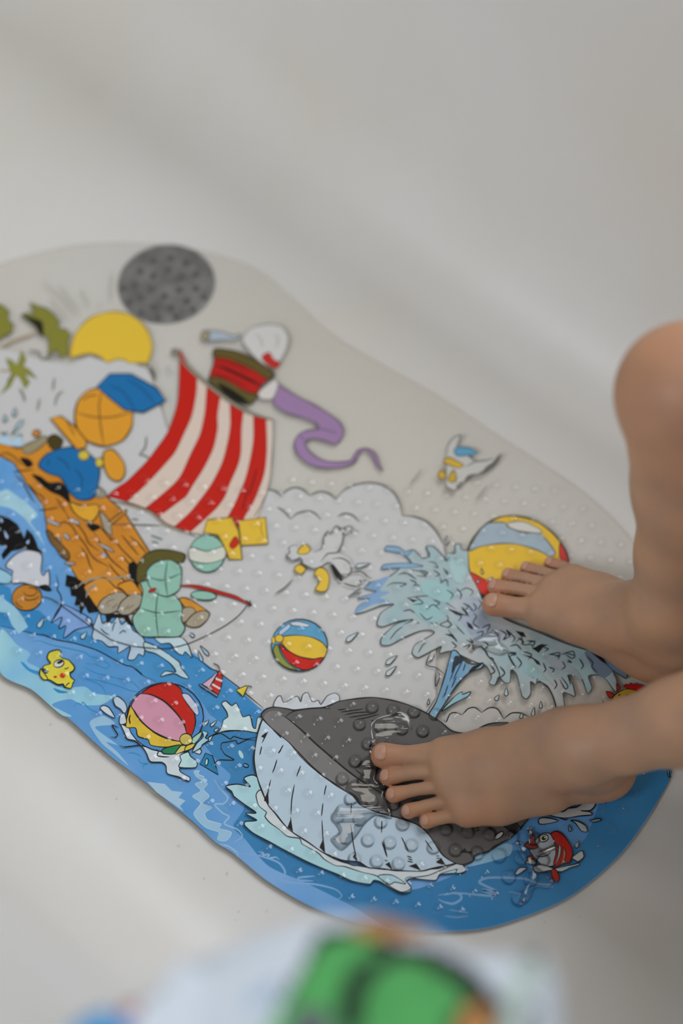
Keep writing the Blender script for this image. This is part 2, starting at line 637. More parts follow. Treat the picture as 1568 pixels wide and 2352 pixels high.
T = Motif('lookout_basket_print', mat_root)
T.fill('B 690 700 580 790 600 832 600 832 680 832 720 735', (190, 185, 180), 2.4, GRY)
T.fill('''B 520 500 470 420 530 345 640 315 740 330 790 400 780 480 740 560 690 620 600 580''', (186, 184, 181), 3, (120, 118, 112))
T.lines('B 560 380 600 420 610 480/700 380 720 430 700 480', 2.4, (140, 138, 130))
T.fill('B 605 545 655 510 690 560 735 580 705 620 650 600', (170, 42, 36), 1.5, (100, 40, 34))
T.fill('B 190 400 225 362 330 370 400 398 450 385 440 422 330 425 220 432', (150, 163, 174), 3, GRY)
T.ell('B', 215, 395, 30, 36, (140, 132, 110), 3, (90, 86, 72))
T.fill('B 285 535 270 600 245 680 300 690 390 725 490 785 570 805 600 740 650 692 580 640 470 580 360 545', (165, 30, 24), 2.5, (60, 40, 30))
T.line('B 285 600 360 625 440 662 530 705 610 745', 7, (60, 20, 22))
T.lines('B 280 560 400 590 520 650/265 650 380 690 500 750', 2.4, (70, 20, 20))
T.fill('B 275 540 275 490 320 485 420 500 520 540 610 590 692 660 680 690 640 692 560 640 460 590 360 552', (88, 76, 38), 3, (40, 36, 24))
T.fill('B 240 685 300 682 390 720 490 780 568 800 552 850 510 872 430 850 340 790 260 730', (88, 78, 40), 3, (40, 36, 24))
T.fill('B 300 722 380 756 470 815 515 862 430 846 340 785', (26, 24, 18), 0)
T.done('red basket with olive rims')

# sea
T = Motif('sea_print', mat_root)
T.fill('''P -252 1060 -120 1040 0 1052 40 1075 75 1130 110 1190 135 1240 170 1310 200 1370 250 1415 330 1440 430 1490 480 1530 545 1578 600 1627 700 1640
 900 1720 1200 1760 1380 1750 1560 1700 1541 1765 1497 1862 1417 1970 1298 2066 1130 2129 1000 2139 880 2133 790 2110 702 2076 612 2022 534 1958
 496 1935 439 1883 384 1839 327 1791 263 1744 219 1706 168 1659 104 1605 40 1560 -98 1466 -195 1366 -255 1200''',
       (112, 156, 206), ow=0, c2=(80, 138, 190), scale=11)
# deep water
T.fill('''D 0 740 90 790 120 950 340 980 440 1080 P 172 1448 215 1462 242 1485 295 1515 332 1500 350 1488 385 1470 440 1500 490 1537 545 1580 600 1630 590 1690 560 1700
 480 1640 462 1610 440 1582 400 1566 P 380 1568 362 1570 330 1552 300 1528 262 1515 222 1494 170 1478 128 1470 85 1458 40 1447 -10 1437 -60 1420 -60 1340''', (42, 118, 172), ow=0, sm=False, c2=(70, 136, 184), scale=12)
T.fill('H 60 600 120 500 250 560 470 570 452 660 450 760 470 900 500 1000 560 1120 700 1290 950 1450 1200 1540 J 1020 1000 1200 960 1380 880 K 200 640 560 600 900 560 1080 200 P 1540 1766 1496 1861 1416 1969 1297 2065 1130 2128 1000 2138 900 2132 J 700 1100 420 960 200 860 60 700 H 300 1250 380 1100 250 980 280 880 200 800',
       (56, 122, 170), ow=0, c2=(36, 108, 156), scale=7)
T.line('D 0 1110 150 1145 320 1185 380 1190 480 1230 640 1260 830 1320 980 1400 1080 1450 1130 1460 1220 1530 G 850 300 900 350 970 380 1010 408', 2.8)
T.line('H 0 20 60 50 130 110 185 130 250 180 330 240 400 300 460 350 515 395', 2.6)
# pale shallows along the edge
PALE = (146, 192, 220)
T.fill('G -120 20 0 130 90 190 70 250 160 300 200 380 330 440 480 430 560 480 690 500 600 560 460 560 380 520 250 560 390 640 330 640 240 570 100 450 -120 330', PALE, ow=0, c2=(120, 172, 216), scale=16)
T.fill('D -90 840 0 850 60 900 130 950 200 1040 240 1120 160 1180 D 100 1100 60 1000 -90 980', (140, 182, 212), ow=0, sm=False)
T.fill('D 0 -40 60 -60 150 0 230 60 320 160 260 220 340 330 380 420 300 300 200 180 80 100 -60 60 -60 -60', (136, 176, 214), ow=0, c2=(156, 192, 218))
T.fill('G 520 690 620 640 700 700 560 720 640 790 720 850 640 830 720 900 800 1000 680 900 600 830', (140, 176, 220), ow=0)
T.fill('G 935 1115 1060 1130 1110 1180 1190 1190 1160 1230 1210 1250 1170 1290 1200 1330 1100 1260 1000 1190', (150, 180, 222), ow=0, sm=False)
T.fill('''G 1270 1040 1310 1035 1300 1060 1345 1080 1330 1110 1370 1130 1340 1170 1380 1220 1330 1270 1400 1300 1350 1340 1370 1390 1470 1420 1450 1450 1540 1480 1500 1540
 1440 1530 1450 1480 1350 1440 1270 1350 1320 1270 1260 1220 1320 1180 1280 1130 1330 1110 1290 1080''', (138, 174, 218), ow=1.4, oc=(170, 196, 226))
LW = (136, 172, 214)
T.lines('H 160 910 200 970 260 1040 230 1085 165 1090 220 1150 270 1180 235 1230 330 1270 365 1320 310 1360/200 1380 260 1390 330 1440 330 1470/480 1430 520 1440 490 1460 560 1450 540 1480 610 1470 630 1490', 4, LW)
T.lines('J 0 780 60 790 150 800 260 840 300 900 270 940 340 960 480 970 600 1000 640 1040 600 1070/480 920 380 930 380 945 470 950', 4.5, (118, 158, 200))
T.lines('K 0 905 60 890 105 900 110 930 60 960 0 950 -40 930/-40 905 80 890 330 910 250 870 345 880 230 820 290 790 520 795 620 830 700 835 710 850 600 850', 5.5, (112, 152, 190))
T.lines('K 0 1040 80 1050 160 1040/420 880 520 900/30 1000 160 1020', 4, (90, 134, 176))
TEAL = (44, 128, 178)
T.lines('G 790 910 840 908 895 932/870 950 890 980 940 985 900 1000 915 1025/405 580 430 545 460 560 470 540 520 590 600 625/480 290 560 330 640 350 720 370 830 400 890 460/100 110 160 100 250 130 480 180 520 210 590 230 660 270 640 300 560 270 490 265/480 370 600 420 640 490/480 370 600 390 740 430 820 460 900 465', 2.2, TEAL)
T.fill('G 22 248 50 262 90 300 165 325 150 345 90 322 50 290', (52, 132, 190), ow=0)
T.fill('G 258 440 310 455 365 470 320 478 285 470', (40, 130, 178), ow=0)
T.fill('H 60 800 100 720 150 740 170 800 192 877', (28, 116, 160), ow=2.4, sm=False)
T.fill('K 150 715 200 640 330 590 440 560 430 640 280 690', (130, 172, 196), ow=0)
T.lines('H 470 605 380 620 300 600 280 620 210 580 140 600/465 575 430 570 360 555 250 565 190 575/210 700 215 650 260 640 320 630 330 655 400 625 460 630/210 680 240 730 305 770 200 770 170 790 175 830', 2.6)
T.ell('H', 355, 730, 14, 32, (160, 196, 218), 0, rot=-25)
T.ell('H', 390, 810, 20, 13, (70, 136, 190), 2.4, rot=20)
T.ell('H', 108, 785, 10, 26, (170, 198, 218), 2.2, rot=10)
# foam beside the whale's head
T.fill('''H 215 365 245 345 290 380 320 358 350 420 370 460 420 450 440 530 460 545 475 465 515 470 490 520 475 572 380 560 250 560 160 590 130 640 120 610 190 570 215 530 230 480
 260 460 250 420''', (182, 200, 214), 2.6)
T.drop('H', 60, 708, 15, 712, 22, (190, 205, 215))
for a in ((100, 510, 125, 480), (145, 520, 185, 482), (170, 560, 195, 540), (80, 610, 120, 580)):
    T.drop('H', *a, 12, (170, 196, 214))
# foam under the raft
T.fill('''D 440 1085 500 990 545 930 640 970 760 1040 770 1110 700 1130 640 1150 545 1215 565 1110 505 1135 530 1035''', (118, 152, 208), 2.6)
T.fill('''D 740 1060 750 1040 780 1050 800 1110 850 1000 880 1090 930 1060 960 1090 1010 1030 1040 1100 1100 1060 1140 1150 1210 1190 1245 1260 1230 1370 1190 1350 1150 1400 1095 1395
 1120 1290 1090 1300 1010 1345 1010 1290 930 1290 870 1240 790 1215 800 1120''', (166, 186, 204), 2.6)
T.fill('E 430 1200 640 1205 710 1260 750 1385 690 1330 672 1362 620 1340 560 1262 480 1262', (176, 196, 212), 2.6)
T.fill('E 340 1250 450 1290 640 1420 655 1465 722 1560 660 1550 600 1520 540 1530 480 1545 520 1500 610 1505 560 1430 440 1350 350 1322', (170, 194, 214), 2.6)
for a in ((830, 1400, 800, 1320), (880, 1350, 820, 1280), (760, 1200, 720, 1165)):
    T.drop('E', *a, 16, (150, 172, 190))
for a in ((335, 1110, 380, 1040), (705, 1210, 745, 1160)):
    T.drop('D', *a, 22, (160, 188, 204))
T.lines('D 480 670 500 750 490 800 520 850 525 930 480 1000 440 1080/960 1160 980 1090 1000 1080/1020 1180 1060 1150 1080 1170/860 1130 900 1170 940 1190', 2.6)
T.lines('H 330 1000 340 990', 2)
# black wave crest and foam at the left
T.fill('''D -90 160 0 160 80 190 150 240 190 320 208 360 230 278 282 330 310 390 330 450 365 470 350 505 280 462 200 450 100 470 28 545 10 500 60 430 -90 400''', (20, 19, 20), 0, sm=False)
for a in ((15, 215, 0, 180), (60, 350, 35, 290), (235, 400, 250, 370)):
    T.drop('D', *a, 14, (150, 170, 200), 0)
T.fill('''D 60 570 130 500 220 462 335 480 362 525 350 640 372 682 412 632 426 700 420 770 370 775 300 770 200 742 110 745 100 690 110 640 55 612''', (188, 190, 196), 2.6)
T.fill('D 330 770 400 757 445 805 415 816 360 800', (22, 20, 20), 0)
T.fill('D -60 600 0 620 60 650 105 692 80 745 0 745 -60 720', (140, 184, 206), 2.4)
T.ell('D', 230, 868, 128, 112, (178, 118, 44), 2.8, rot=-8)
T.lines('D 200 820 230 850 290 850 320 820/180 850 230 890 300 880 340 850/240 780 300 790 330 830/130 900 160 940 200 955', 2.6, (70, 46, 24))
T.done('blue sea with pale waves and white foam')

T = Motif('raft_print', mat_root)
OR = (192, 130, 44)
T.fill('''P -130 1010 0 1012 40 1030 110 1015 165 1060 225 1120 255 1150 285 1175 345 1270 345 1270 375 1330 350 1400 300 1410 228 1398 190 1350 150 1282 108 1218 100 1160
 62 1112 32 1062 0 1046 -130 1020''', OR, 3, (50, 36, 22), sm=False, c2=(180, 116, 38))
T.fill('C 170 790 250 800 285 850 230 872', INK, 0)
T.fill('C 270 930 350 950 420 1000 520 1000 585 1080 600 1180 520 1120 430 1080 340 1010', (22, 20, 18), 0)
T.fill('C 190 700 300 640 380 600 410 640 320 720 230 760', (138, 128, 100), 2.6, (60, 54, 40))
T.fill('C 410 620 470 590 540 640 500 730 430 700', (66, 58, 28), 2.4, (40, 36, 24))
T.ell('C', 312, 580, 34, 30, (176, 118, 50), 2.6, (70, 50, 30))
T.lines('C 0 760 60 750 130 790 190 860/110 910 200 900 290 890/130 930 200 1010 250 1100 300 1180/240 1010 300 1080 360 1120 400 1180/480 1130 520 1190 560 1260', 3, (52, 38, 26))
T.lines('D 390 215 480 240 560 220 620 260 660 330 720 400 780 500 830 550 910 590 930 610 910 640/560 130 600 200 680 260 730 330 760 400 850 470/840 240 900 310 960 380 940 330/800 300 860 400 950 540 1030 610 1100 670/960 340 1040 450 1150 560 1190 610/1040 330 1100 400 1190 510/1110 340 1180 400 1260 490/690 430 740 500 770 590 800 640/330 120 420 110 500 95/410 290 430 340 480 420 540 500/1040 500 1090 560 1160 640/930 570 980 640 1080 740', 3, (56, 40, 26))
T.fill('D 395 290 430 300 470 350 590 480 590 545 530 520 480 450 430 390', (112, 84, 46), 2.6, (40, 30, 22))
T.fill('D 740 230 830 240 860 270 790 300', INK, 0)
T.fill('D 855 130 930 200 960 330 890 280', (150, 140, 120), 2.6, (60, 54, 46))
T.fill('D 940 210 1080 110 1090 130 960 240', (170, 118, 50), 2.6, (60, 44, 30))
T.lines('D 900 250 1050 240 1250 245 1400 250', 2.4, (80, 76, 66))
T.fill('C 765 1060 830 1030 900 1080 910 1120 830 1130', (134, 130, 118), 2.6, (70, 66, 58))
for cx, cy, rx, ry, r in ((455, 225, 70, 16, 22), (640, 215, 50, 18, 25), (570, 345, 38, 16, 45), (510, 370, 22, 10, 50), (910, 440, 80, 13, 28), (895, 500, 34, 14, 50), (600, 575, 50, 12, 5)):
    T.ell('D', cx, cy, rx, ry, (160, 158, 160), 2, (80, 66, 50), rot=r)
T.fill('''D 570 670 640 690 720 740 790 860 850 960 930 1000 1010 1010 1100 1020 1140 1110 1100 1100 1060 1040 960 1040 920 1100 905 1020 840 990 760 1000 730 935
 690 1020 680 940 640 930 655 860 610 850 600 780 560 765''', (20, 19, 18), 0, sm=False)
T.fill('D 1100 590 1150 560 1210 640 1190 780 1280 900 1300 960 1220 930 1150 820 1110 700', (20, 19, 18), 0)
T.fill('D 720 780 800 720 900 700 990 780 1085 830 960 860 860 930 830 950 780 880', OR, 2.8, (50, 38, 24))
T.fill('D 1010 760 1120 720 1180 780 1215 850 1100 850 1060 810', OR, 2.8, (50, 38, 24))
T.fill('D 840 960 870 890 960 835 1040 820 1085 850 1080 905 1030 965 950 1003 870 1005', (150, 142, 124), 2.8, (60, 54, 44))
T.fill('D 1010 980 1040 905 1120 845 1200 840 1228 890 1190 950 1110 1010 1040 1012', (150, 142, 124), 2.8, (60, 54, 44))
T.lines('D 900 940 930 900 990 880/920 950 940 920/960 960 1010 920/1060 980 1110 930/1090 970 1150 930', 1.8, (92, 86, 74))
T.line('D 670 775 700 745 760 715 830 705 900 680', 5, (140, 132, 116))
T.line('D 738 870 760 800 830 742', 5, (140, 132, 116))
T.line('D 900 715 980 705 1070 690 1150 725', 5, (140, 132, 116))
T.fill('E 640 880 690 870 760 900 900 1000 880 1040 800 1000 700 960', OR, 2.6, (50, 38, 24))
T.fill('E 605 1060 640 985 700 950 765 960 778 1000 730 1050 665 1088', (150, 140, 120), 2.8, (60, 54, 44))
T.fill('E 695 1090 760 1010 840 980 895 1000 885 1050 820 1112 750 1122', (150, 140, 120), 2.8, (60, 54, 44))
T.lines('C 10 560 30 590 60 600/1130 1310 1190 1320/1290 1450 1400 1490/1300 1500 1360 1520', 3, (110, 120, 122))
for a in ((45, 470, 40, 420), (125, 420, 128, 360), (180, 490, 100, 590), (150, 610, 190, 590), (40, 590, 60, 570)):
    T.drop('C', *a, 20, (150, 172, 178), 2.0)
T.fill('C -60 600 0 610 60 600 100 640 160 600 190 650 180 690 60 680 -60 640', (158, 184, 200), 0)
T.lines('C 465 100 460 150 455 210/540 210 490 260 470 340/340 280 330 330 320 385/165 190 200 250 215 310', 3.4, (104, 104, 98))
T.done('raft of orange brown logs with pale sawn ends')

# plain bundles of cargo on the raft
T = Motif('cargo_print', mat_root)
SACK = (196, 136, 42)
T.fill('C 640 430 670 300 760 210 920 190 1060 250 1130 380 1130 520 1050 640 900 690 760 650 670 560', SACK, 3.4, (58, 44, 24))
T.lines('C 650 400 800 440 960 440 1125 400/880 195 850 330 860 500 890 685/700 300 760 260 840 250', 3.4, (104, 74, 34))
BLU = (30, 98, 150)
T.fill('C 330 850 400 760 520 710 650 700 780 770 850 860 845 1000 800 1130 680 1150 590 1080 520 960 410 920', BLU, 3.4, (24, 44, 62))
T.lines('C 480 780 560 830 600 900/640 880 700 960 700 1060/420 800 410 860', 2.8, (24, 60, 92))
T.fill('C 830 180 940 70 1120 70 1340 190 1420 300 1230 400 1070 380 930 270', BLU, 3.4, (24, 44, 62), sm=False)
T.lines('C 930 160 1060 230 1160 380/1080 110 1220 200 1330 330', 2.8, (24, 60, 92))
T.fill('C 600 1170 700 1200 830 1190 850 1250 790 1335 700 1310 630 1250', (200, 148, 46), 3, (70, 52, 26))
T.fill('C 890 740 970 720 1060 830 1070 930 1020 990 940 960 890 860', SACK, 3, (58, 44, 24))
T.fill('C 430 450 520 430 640 520 740 640 740 700 660 720 540 580', SACK, 3, (58, 44, 24), sm=False)
T.line('C 560 450 640 600', 3, (104, 74, 34))
T.ell('C', 718, 768, 46, 42, (188, 168, 62), 2.6, (90, 76, 30))
T.ell('C', 852, 830, 34, 40, (188, 168, 62), 2.6, (90, 76, 30))
MINT = (130, 172, 156)
T.fill('E 275 730 280 600 340 505 440 460 570 462 690 500 660 570 420 610 370 690 330 740', (84, 78, 36), 3, (34, 32, 24))
T.fill('E 240 1040 300 950 330 820 310 740 400 720 520 790 640 890 665 960 660 1060 690 1130 640 1200 480 1205 330 1200 260 1130', MINT, 3, (40, 50, 46))
T.fill('E 360 650 430 570 560 545 650 600 660 700 640 800 540 860 440 830 380 760', MINT, 3, (40, 50, 46))
T.lines('E 370 690 500 720 655 660/310 960 460 1000 660 980/540 550 520 700 540 855/460 800 440 1000 460 1200', 3.2, (70, 96, 88))
T.ell('E', 880, 490, 152, 160, MINT, 3, (58, 72, 66))
T.fill('E 735 440 880 470 1028 430 1030 530 880 575 735 545', (188, 188, 176), 2.6, (58, 72, 66))
T.ell('E', 850, 850, 110, 40, MINT, 2.8, (40, 50, 46), rot=5)
YEL = (220, 166, 54)
T.fill('E 850 310 880 200 1090 180 1150 300 1180 540 1070 540 1020 420 970 330', YEL, 3, (96, 78, 34), sm=False)
T.fill('E 1150 210 1380 180 1400 410 1170 420', YEL, 3, (96, 78, 34), sm=False)
T.lines('E 1350 210 1340 280 1360 350', 2.4, (150, 118, 44))
T.fill('E 1070 420 1120 345 1152 400 1100 452', (178, 40, 22), 2, (90, 40, 24))
T.line('E 375 822 410 806 445 790', 9, (60, 24, 20))
T.line('E 380 820 410 806 440 792', 6.5, (168, 34, 24))
T.line('E 645 765 760 770 900 800 1000 830 1120 865 1260 935', 9, (60, 24, 20))
T.line('E 650 766 760 772 900 801 1000 830 1120 864 1250 930', 6, (168, 34, 24))
T.line('E 1225 930 1160 1010 1060 1090 920 1170 720 1260 560 1300 420 1302 230 1280 60 1230 0 1190 D 800 1130 660 1030 520 930 440 880 370 860', 2, (58, 56, 52), taper=False)
T.lines('E 1210 890 1270 940/1250 890 1240 950', 3)
T.done('plain coloured bundles and a red fishing rod on the raft')

T = Motif('boat_print', mat_root)
T.fill('G 1305 410 1320 412 1440 488 1440 506 1320 428', (120, 148, 178), 2, sm=False)
T.fill('G 1332 412 1400 360 1450 318 1380 440', (192, 160, 178), 2.2, sm=False)
T.fill('G 1455 308 1476 350 1470 420 1446 492 1380 440 1425 372', (174, 42, 32), 2.2, sm=False)
T.line('G 1428 372 1475 390', 4.5, (205, 190, 190), taper=False)
T.line('G 1402 412 1460 446', 4.5, (205, 190, 190), taper=False)
T.line('G 1458 308 1445 280 1408 260', 2.6)
T.fill('H 320 265 395 233 400 250 372 312 350 295', (206, 182, 60), 2.4, sm=False)
T.lines('H 395 236 420 238 436 250', 2.4)
T.done()

T = Motif('yellow_fish_print', mat_root)
FY = (214, 190, 64)
T.fill('''G 215 225 230 182 290 165 315 180 308 210 330 228 370 240 412 290 400 318 378 330 386 365 412 385 400 400 385 442 340 432 330 412 290 415 230 380 190 380 160 345 168 300
 195 335 222 320 185 300 190 280 240 262''', FY, 3)
T.ell('G', 298, 264, 38, 26, (196, 196, 190), 2.6, rot=-18)
T.ell('G', 305, 254, 22, 10, INK, 0, rot=-18)
T.ell('G', 325, 350, 20, 19, (192, 52, 22), 0)
T.ell('G', 272, 360, 13, 9, (192, 52, 22), 0)
T.lines('G 335 300 355 300 370 288/192 335 215 365 218 380/345 430 362 410 378 400', 2.4)
T.done('yellow fish with red spots')

# beach balls
T = Motif('beach_ball_print', mat_root)
T.fill('''G 745 700 785 715 850 725 870 790 945 812 960 850 1040 860 1035 895 1120 915 1230 895 1240 930 1292 972 1282 1012 1170 1012 1175 1045 1242 1085 1235 1112
 1160 1080 1080 1055 1070 1000 1040 975 958 970 930 910 900 865 850 822 790 805 770 760''', (186, 196, 208), 2.6)
T.fill('G 1170 925 1230 900 1245 930 1292 972 1282 1012 1165 1010 1180 960', (168, 200, 216), 2.4)
T.fill('G 1260 900 1290 840 1340 790 1330 750 1370 762 1350 800 1380 812 1330 850 1320 870', (150, 190, 208), 2.2)
T.ell('G', 1064, 650, 276, 248, (66, 128, 186), 3)
T.fill('''G 818 565 795 625 782 720 850 728 868 788 940 812 958 850 1050 866 1160 860 1195 830 1100 812 990 765 900 690 850 625''', (222, 170, 56), 2.8)
T.fill('G 820 562 880 482 960 490 1060 540 1140 620 1195 695 1222 770 1180 822 1080 802 980 752 890 675 845 610', (192, 136, 156), 2.8)
T.fill('G 895 477 960 430 1050 404 1112 404 1170 440 1195 490 1240 560 1272 620 1282 690 1256 778 1222 772 1200 700 1140 612 1060 535 960 486', (176, 32, 22), 2.8)
T.fill('G 1185 482 1230 485 1290 560 1306 622 1290 636 1250 590 1200 520', (184, 186, 208), 2)
T.fill('G 1038 890 1070 870 1176 850 1150 900 1120 916 1050 912', (32, 116, 76), 2.6)
T.fill('G 1135 915 1178 855 1215 858 1205 892', (190, 182, 104), 2.2)
T.fill('G 1205 892 1218 855 1278 838 1260 872', (220, 180, 66), 2.2)
T.fill('G 1252 808 1328 752 1312 800 1270 842', (150, 186, 172), 2.2)
T.ell('G', 1214, 810, 45, 42, (188, 172, 88), 2.6)
T.lines('G 815 630 805 660 812 700', 3.4)
T.fill('G 690 520 722 500 772 540 788 590 770 625 740 590 705 568', (170, 188, 208), 2.4)
T.fill('G 595 585 620 565 660 582 702 655 640 626', (186, 196, 208), 2.4)
T.fill('G 738 645 770 620 785 690 738 700', (180, 192, 206), 2.4)
T.lines('G 668 790 705 795 722 775 700 740 680 705 710 718 730 725/735 850 765 865 880 852 920 866/1000 880 1015 900 1005 925 1050 935 1095 935', 2.6)
T.done('red, pink and yellow ball splashing in the sea')

T = Motif('beach_ball_print', mat_root)
T.ell('F', 337, 1260, 202, 187, (82, 142, 176), 3.2, (40, 44, 44))
T.fill('F 195 1205 300 1188 420 1202 500 1240 535 1290 512 1348 440 1360 340 1342 260 1300 215 1252', (222, 168, 54), 2.6, (70, 62, 34))
T.fill('F 192 1250 250 1298 340 1345 430 1362 505 1350 470 1400 400 1436 340 1432 270 1392 222 1330', (178, 30, 20), 2.6, (60, 30, 24))
T.fill('F 180 1255 205 1322 250 1385 320 1440 240 1420 180 1372 148 1300 160 1262', (124, 132, 60), 2.6, (50, 50, 30))
T.ell('F', 192, 1212, 30, 29, (222, 168, 54), 2.2, (80, 66, 30))
T.ell('F', 150, 1225, 12, 26, (222, 168, 54), 1.6, (80, 66, 30))
T.fill('F 268 1100 330 1090 412 1115 390 1128 290 1118', (188, 192, 196), 2, (70, 76, 80))
T.fill('F 190 1160 262 1105 272 1132 200 1188', (160, 178, 206), 2, (70, 76, 80))
T.done('blue, yellow and red ball on the white cloud')

T = Motif('beach_ball_print', mat_root)
BIG = 'I 765 335 800 250 870 172 960 125 1060 118 1180 150 1280 222 1350 312 1372 392 1320 480 1200 560 1050 600 900 595 850 582 800 505 770 412'
T.fill(BIG, (216, 164, 40), 4, (44, 44, 36))
T.fill('I 775 325 830 222 890 162 990 158 1010 186 1100 218 1205 228 1292 335 1268 362 1180 320 1050 285 940 285 840 302', (142, 158, 168), 3, (80, 84, 80))
T.fill('I 782 455 870 500 905 510 930 560 900 595 850 582 802 515', (184, 40, 24), 2.6, (90, 34, 24))
T.fill('I 1325 280 1372 385 1338 395 1318 350', (184, 40, 24), 2.6, (90, 34, 24))
T.fill('I 1008 160 1100 152 1212 205 1200 222 1080 207 1018 186', (186, 184, 176), 2.6, (110, 108, 96))
T.drop('I', 900, 505, 920, 485, 12, (150, 160, 160))
T.drop('I', 833, 515, 820, 500, 10, (160, 165, 165))
T.drop('I', 855, 462, 850, 430, 9, (190, 165, 90))
T.done('yellow, grey blue and red ball beside the far foot')

# fountain
T = Motif('fountain_print', mat_root)
CROWN = '''I 670 930 600 942 610 900 560 922 500 955 465 968 435 942 450 892 500 862 568 820 540 802 480 808 380 850 300 892 250 890 250 850 330 772 405 745 330 757 260 782
 225 772 232 730 255 692 325 648 250 655 150 692 95 702 112 660 182 612 108 612 222 572 150 548 200 512 300 480 372 412 250 436 262 412 340 402 430 402 372 342
 270 322 280 300 350 305 392 332 440 320 500 372 540 350 515 302 562 302 622 362 640 382 640 340 692 342 690 290 722 288 732 322 768 330 778 450 832 560 872 640
 1000 740 1200 820 1400 900 M 1165 1000 1165 1090 1160 1126 1060 1062 1090 1140 1085 1222 1012 1130 950 1100 888 1108 912 1190 880 1232 840 1130 770 1100 735 1102 772 1160
 792 1252 760 1242 704 1228 716 1345 660 1360 640 1270 600 1195 530 1140 510 1167 470 1145 472 1230 440 1272 410 1250 372 1100 330 1060 322 1150 282 1152 242 1112
 215 1172 170 1156 192 1112 150 1032 80 1008'''
T.fill(CROWN, (140, 164, 168), 2.4, (48, 60, 62), c2=(166, 168, 167), scale=26)
T.fill('I 95 702 112 660 182 612 108 612 222 572 150 548 200 512 300 480 240 560 300 575 240 610 300 630 200 650', (116, 146, 178), 0)
T.fill('I 250 436 262 412 340 402 430 402 500 420 380 430 340 430', (118, 154, 180), 2, (60, 80, 90))
T.fill('I 270 322 280 300 350 305 392 332 440 320 400 360 372 342', (118, 154, 180), 2, (60, 80, 90))
T.fill('I 640 620 760 600 870 640 900 760 1060 800 1000 870 900 860 820 880 760 800 700 720', (136, 148, 164), 0, c2=(160, 168, 172), scale=30)
T.fill('M 860 930 960 950 1060 1062 1000 1120 930 1080 900 1020', (104, 118, 134), 0)
T.fill('M 1000 960 1165 1010 1165 1090 1160 1126 1060 1062 1020 1020', (96, 112, 132), 2.4, (40, 44, 50))
T.fill('I 525 1325 580 1230 630 1080 672 928 700 928 745 985 790 1010 860 1000 850 1030 770 1062 690 1150 600 1290 562 1345', (104, 146, 176), 2.8, c2=(128, 168, 184), scale=20)
T.fill('I 610 1290 690 1200 735 1172 735 1190 785 1172 770 1200 690 1240', (134, 176, 186), 2.4)
T.lines('I 720 970 690 1030 660 1110/740 980 710 1040 680 1100/700 960 680 1010/755 1000 740 1050/650 1130 630 1190 615 1210/700 1080 670 1150', 3, (34, 52, 68))
T.fill('I 770 1062 800 1020 860 1000 830 1028', INK, 0)
T.fill('I 690 960 730 965 745 985 700 1020 670 1060', (34, 44, 54), 0)
# black strokes inside the fountain
for s in ('F 1110 918 1160 932 1200 938 1285 965 1230 985 1190 1005 1180 970', 'I 640 670 700 690 760 715 740 665 770 710 700 712', 'I 760 750 790 770 805 805 770 785',
          'M 410 952 470 962 530 1000 545 1030 515 1020 490 985', 'M 455 1065 490 1090 490 1125 470 1100', 'M 900 930 970 950 1030 1030 980 1000', 'M 480 905 560 880 600 880 550 905 530 940 500 920',
          'M 290 770 330 800 320 830', 'F 1500 980 1540 1010 1560 1060 1520 1020', 'F 1380 1180 1440 1180 1480 1240 1430 1200', 'M 360 780 420 790 440 830 390 810'):
    T.fill(s, INK, 0, sm=False)
T.lines('I 400 610 480 600 560 600 640 640 700 680/380 770 440 740 340 750/590 720 640 715 650 745 600 770 660 790/640 830 690 850 700 870 650 800/690 770 720 800 750 830/720 570 760 550 800 570 780 600/830 620 850 640 830 680/420 440 480 450 520 480 460 475/530 390 570 400 590 430 560 420/440 530 500 540 550 570/520 300 540 370/620 360 640 390 660 360/600 480 620 540 660 600/690 370 710 400 700 440 680 400/280 540 320 520 400 525 340 550/450 760 480 760/480 720 540 710 530 740 560 770/300 860 340 810 380 780/470 940 500 890 520 880/540 740 590 770/570 500 600 560', 2.4, (44, 62, 64))
T.lines('I 740 905 780 890 760 920/800 930 850 900 890 960 930 1000 960 1080 930 1130/1000 940 1060 950 1020 960 1060 1030/1050 880 1090 850 1100 890 1150 890 1160 920/1250 950 1320 940 1300 1000/1330 950 1400 930 1410 970/1360 990 1390 1000/800 700 820 720 800 760 840 790/850 790 900 770 880 820/910 800 950 830 930 860/1000 800 1050 850 1030 880/1060 810 1100 850/770 650 800 690', 2.6, (40, 50, 54))
T.lines('M 600 950 680 960 640 970/720 940 790 960 770 980 720 950/660 980 690 1040/735 985 770 1010/870 960 920 1010 910 1040 950 1080/690 1110 740 1180 720 1200 680 1130/300 930 370 940 310 950 360 1050/100 890 150 930 170 970 200 980 210 1040/480 1050 520 1110 510 1160/740 1105 760 1170', 2.6, (40, 50, 54))
T.fill('I 480 520 560 500 640 540 700 600 640 640 560 610 500 580', (138, 172, 172), 0)
T.fill('I 660 400 720 380 760 450 740 520 680 500', (150, 176, 176), 0)
T.fill('I 440 640 520 620 600 660 640 720 560 760 470 720', (136, 170, 172), 0)
T.fill('M 420 1010 500 1040 560 1100 640 1180 600 1140 500 1120 430 1080', (136, 166, 168), 0)
T.fill('M 560 960 680 990 800 1060 840 1130 760 1090 640 1050', (140, 152, 158), 0)
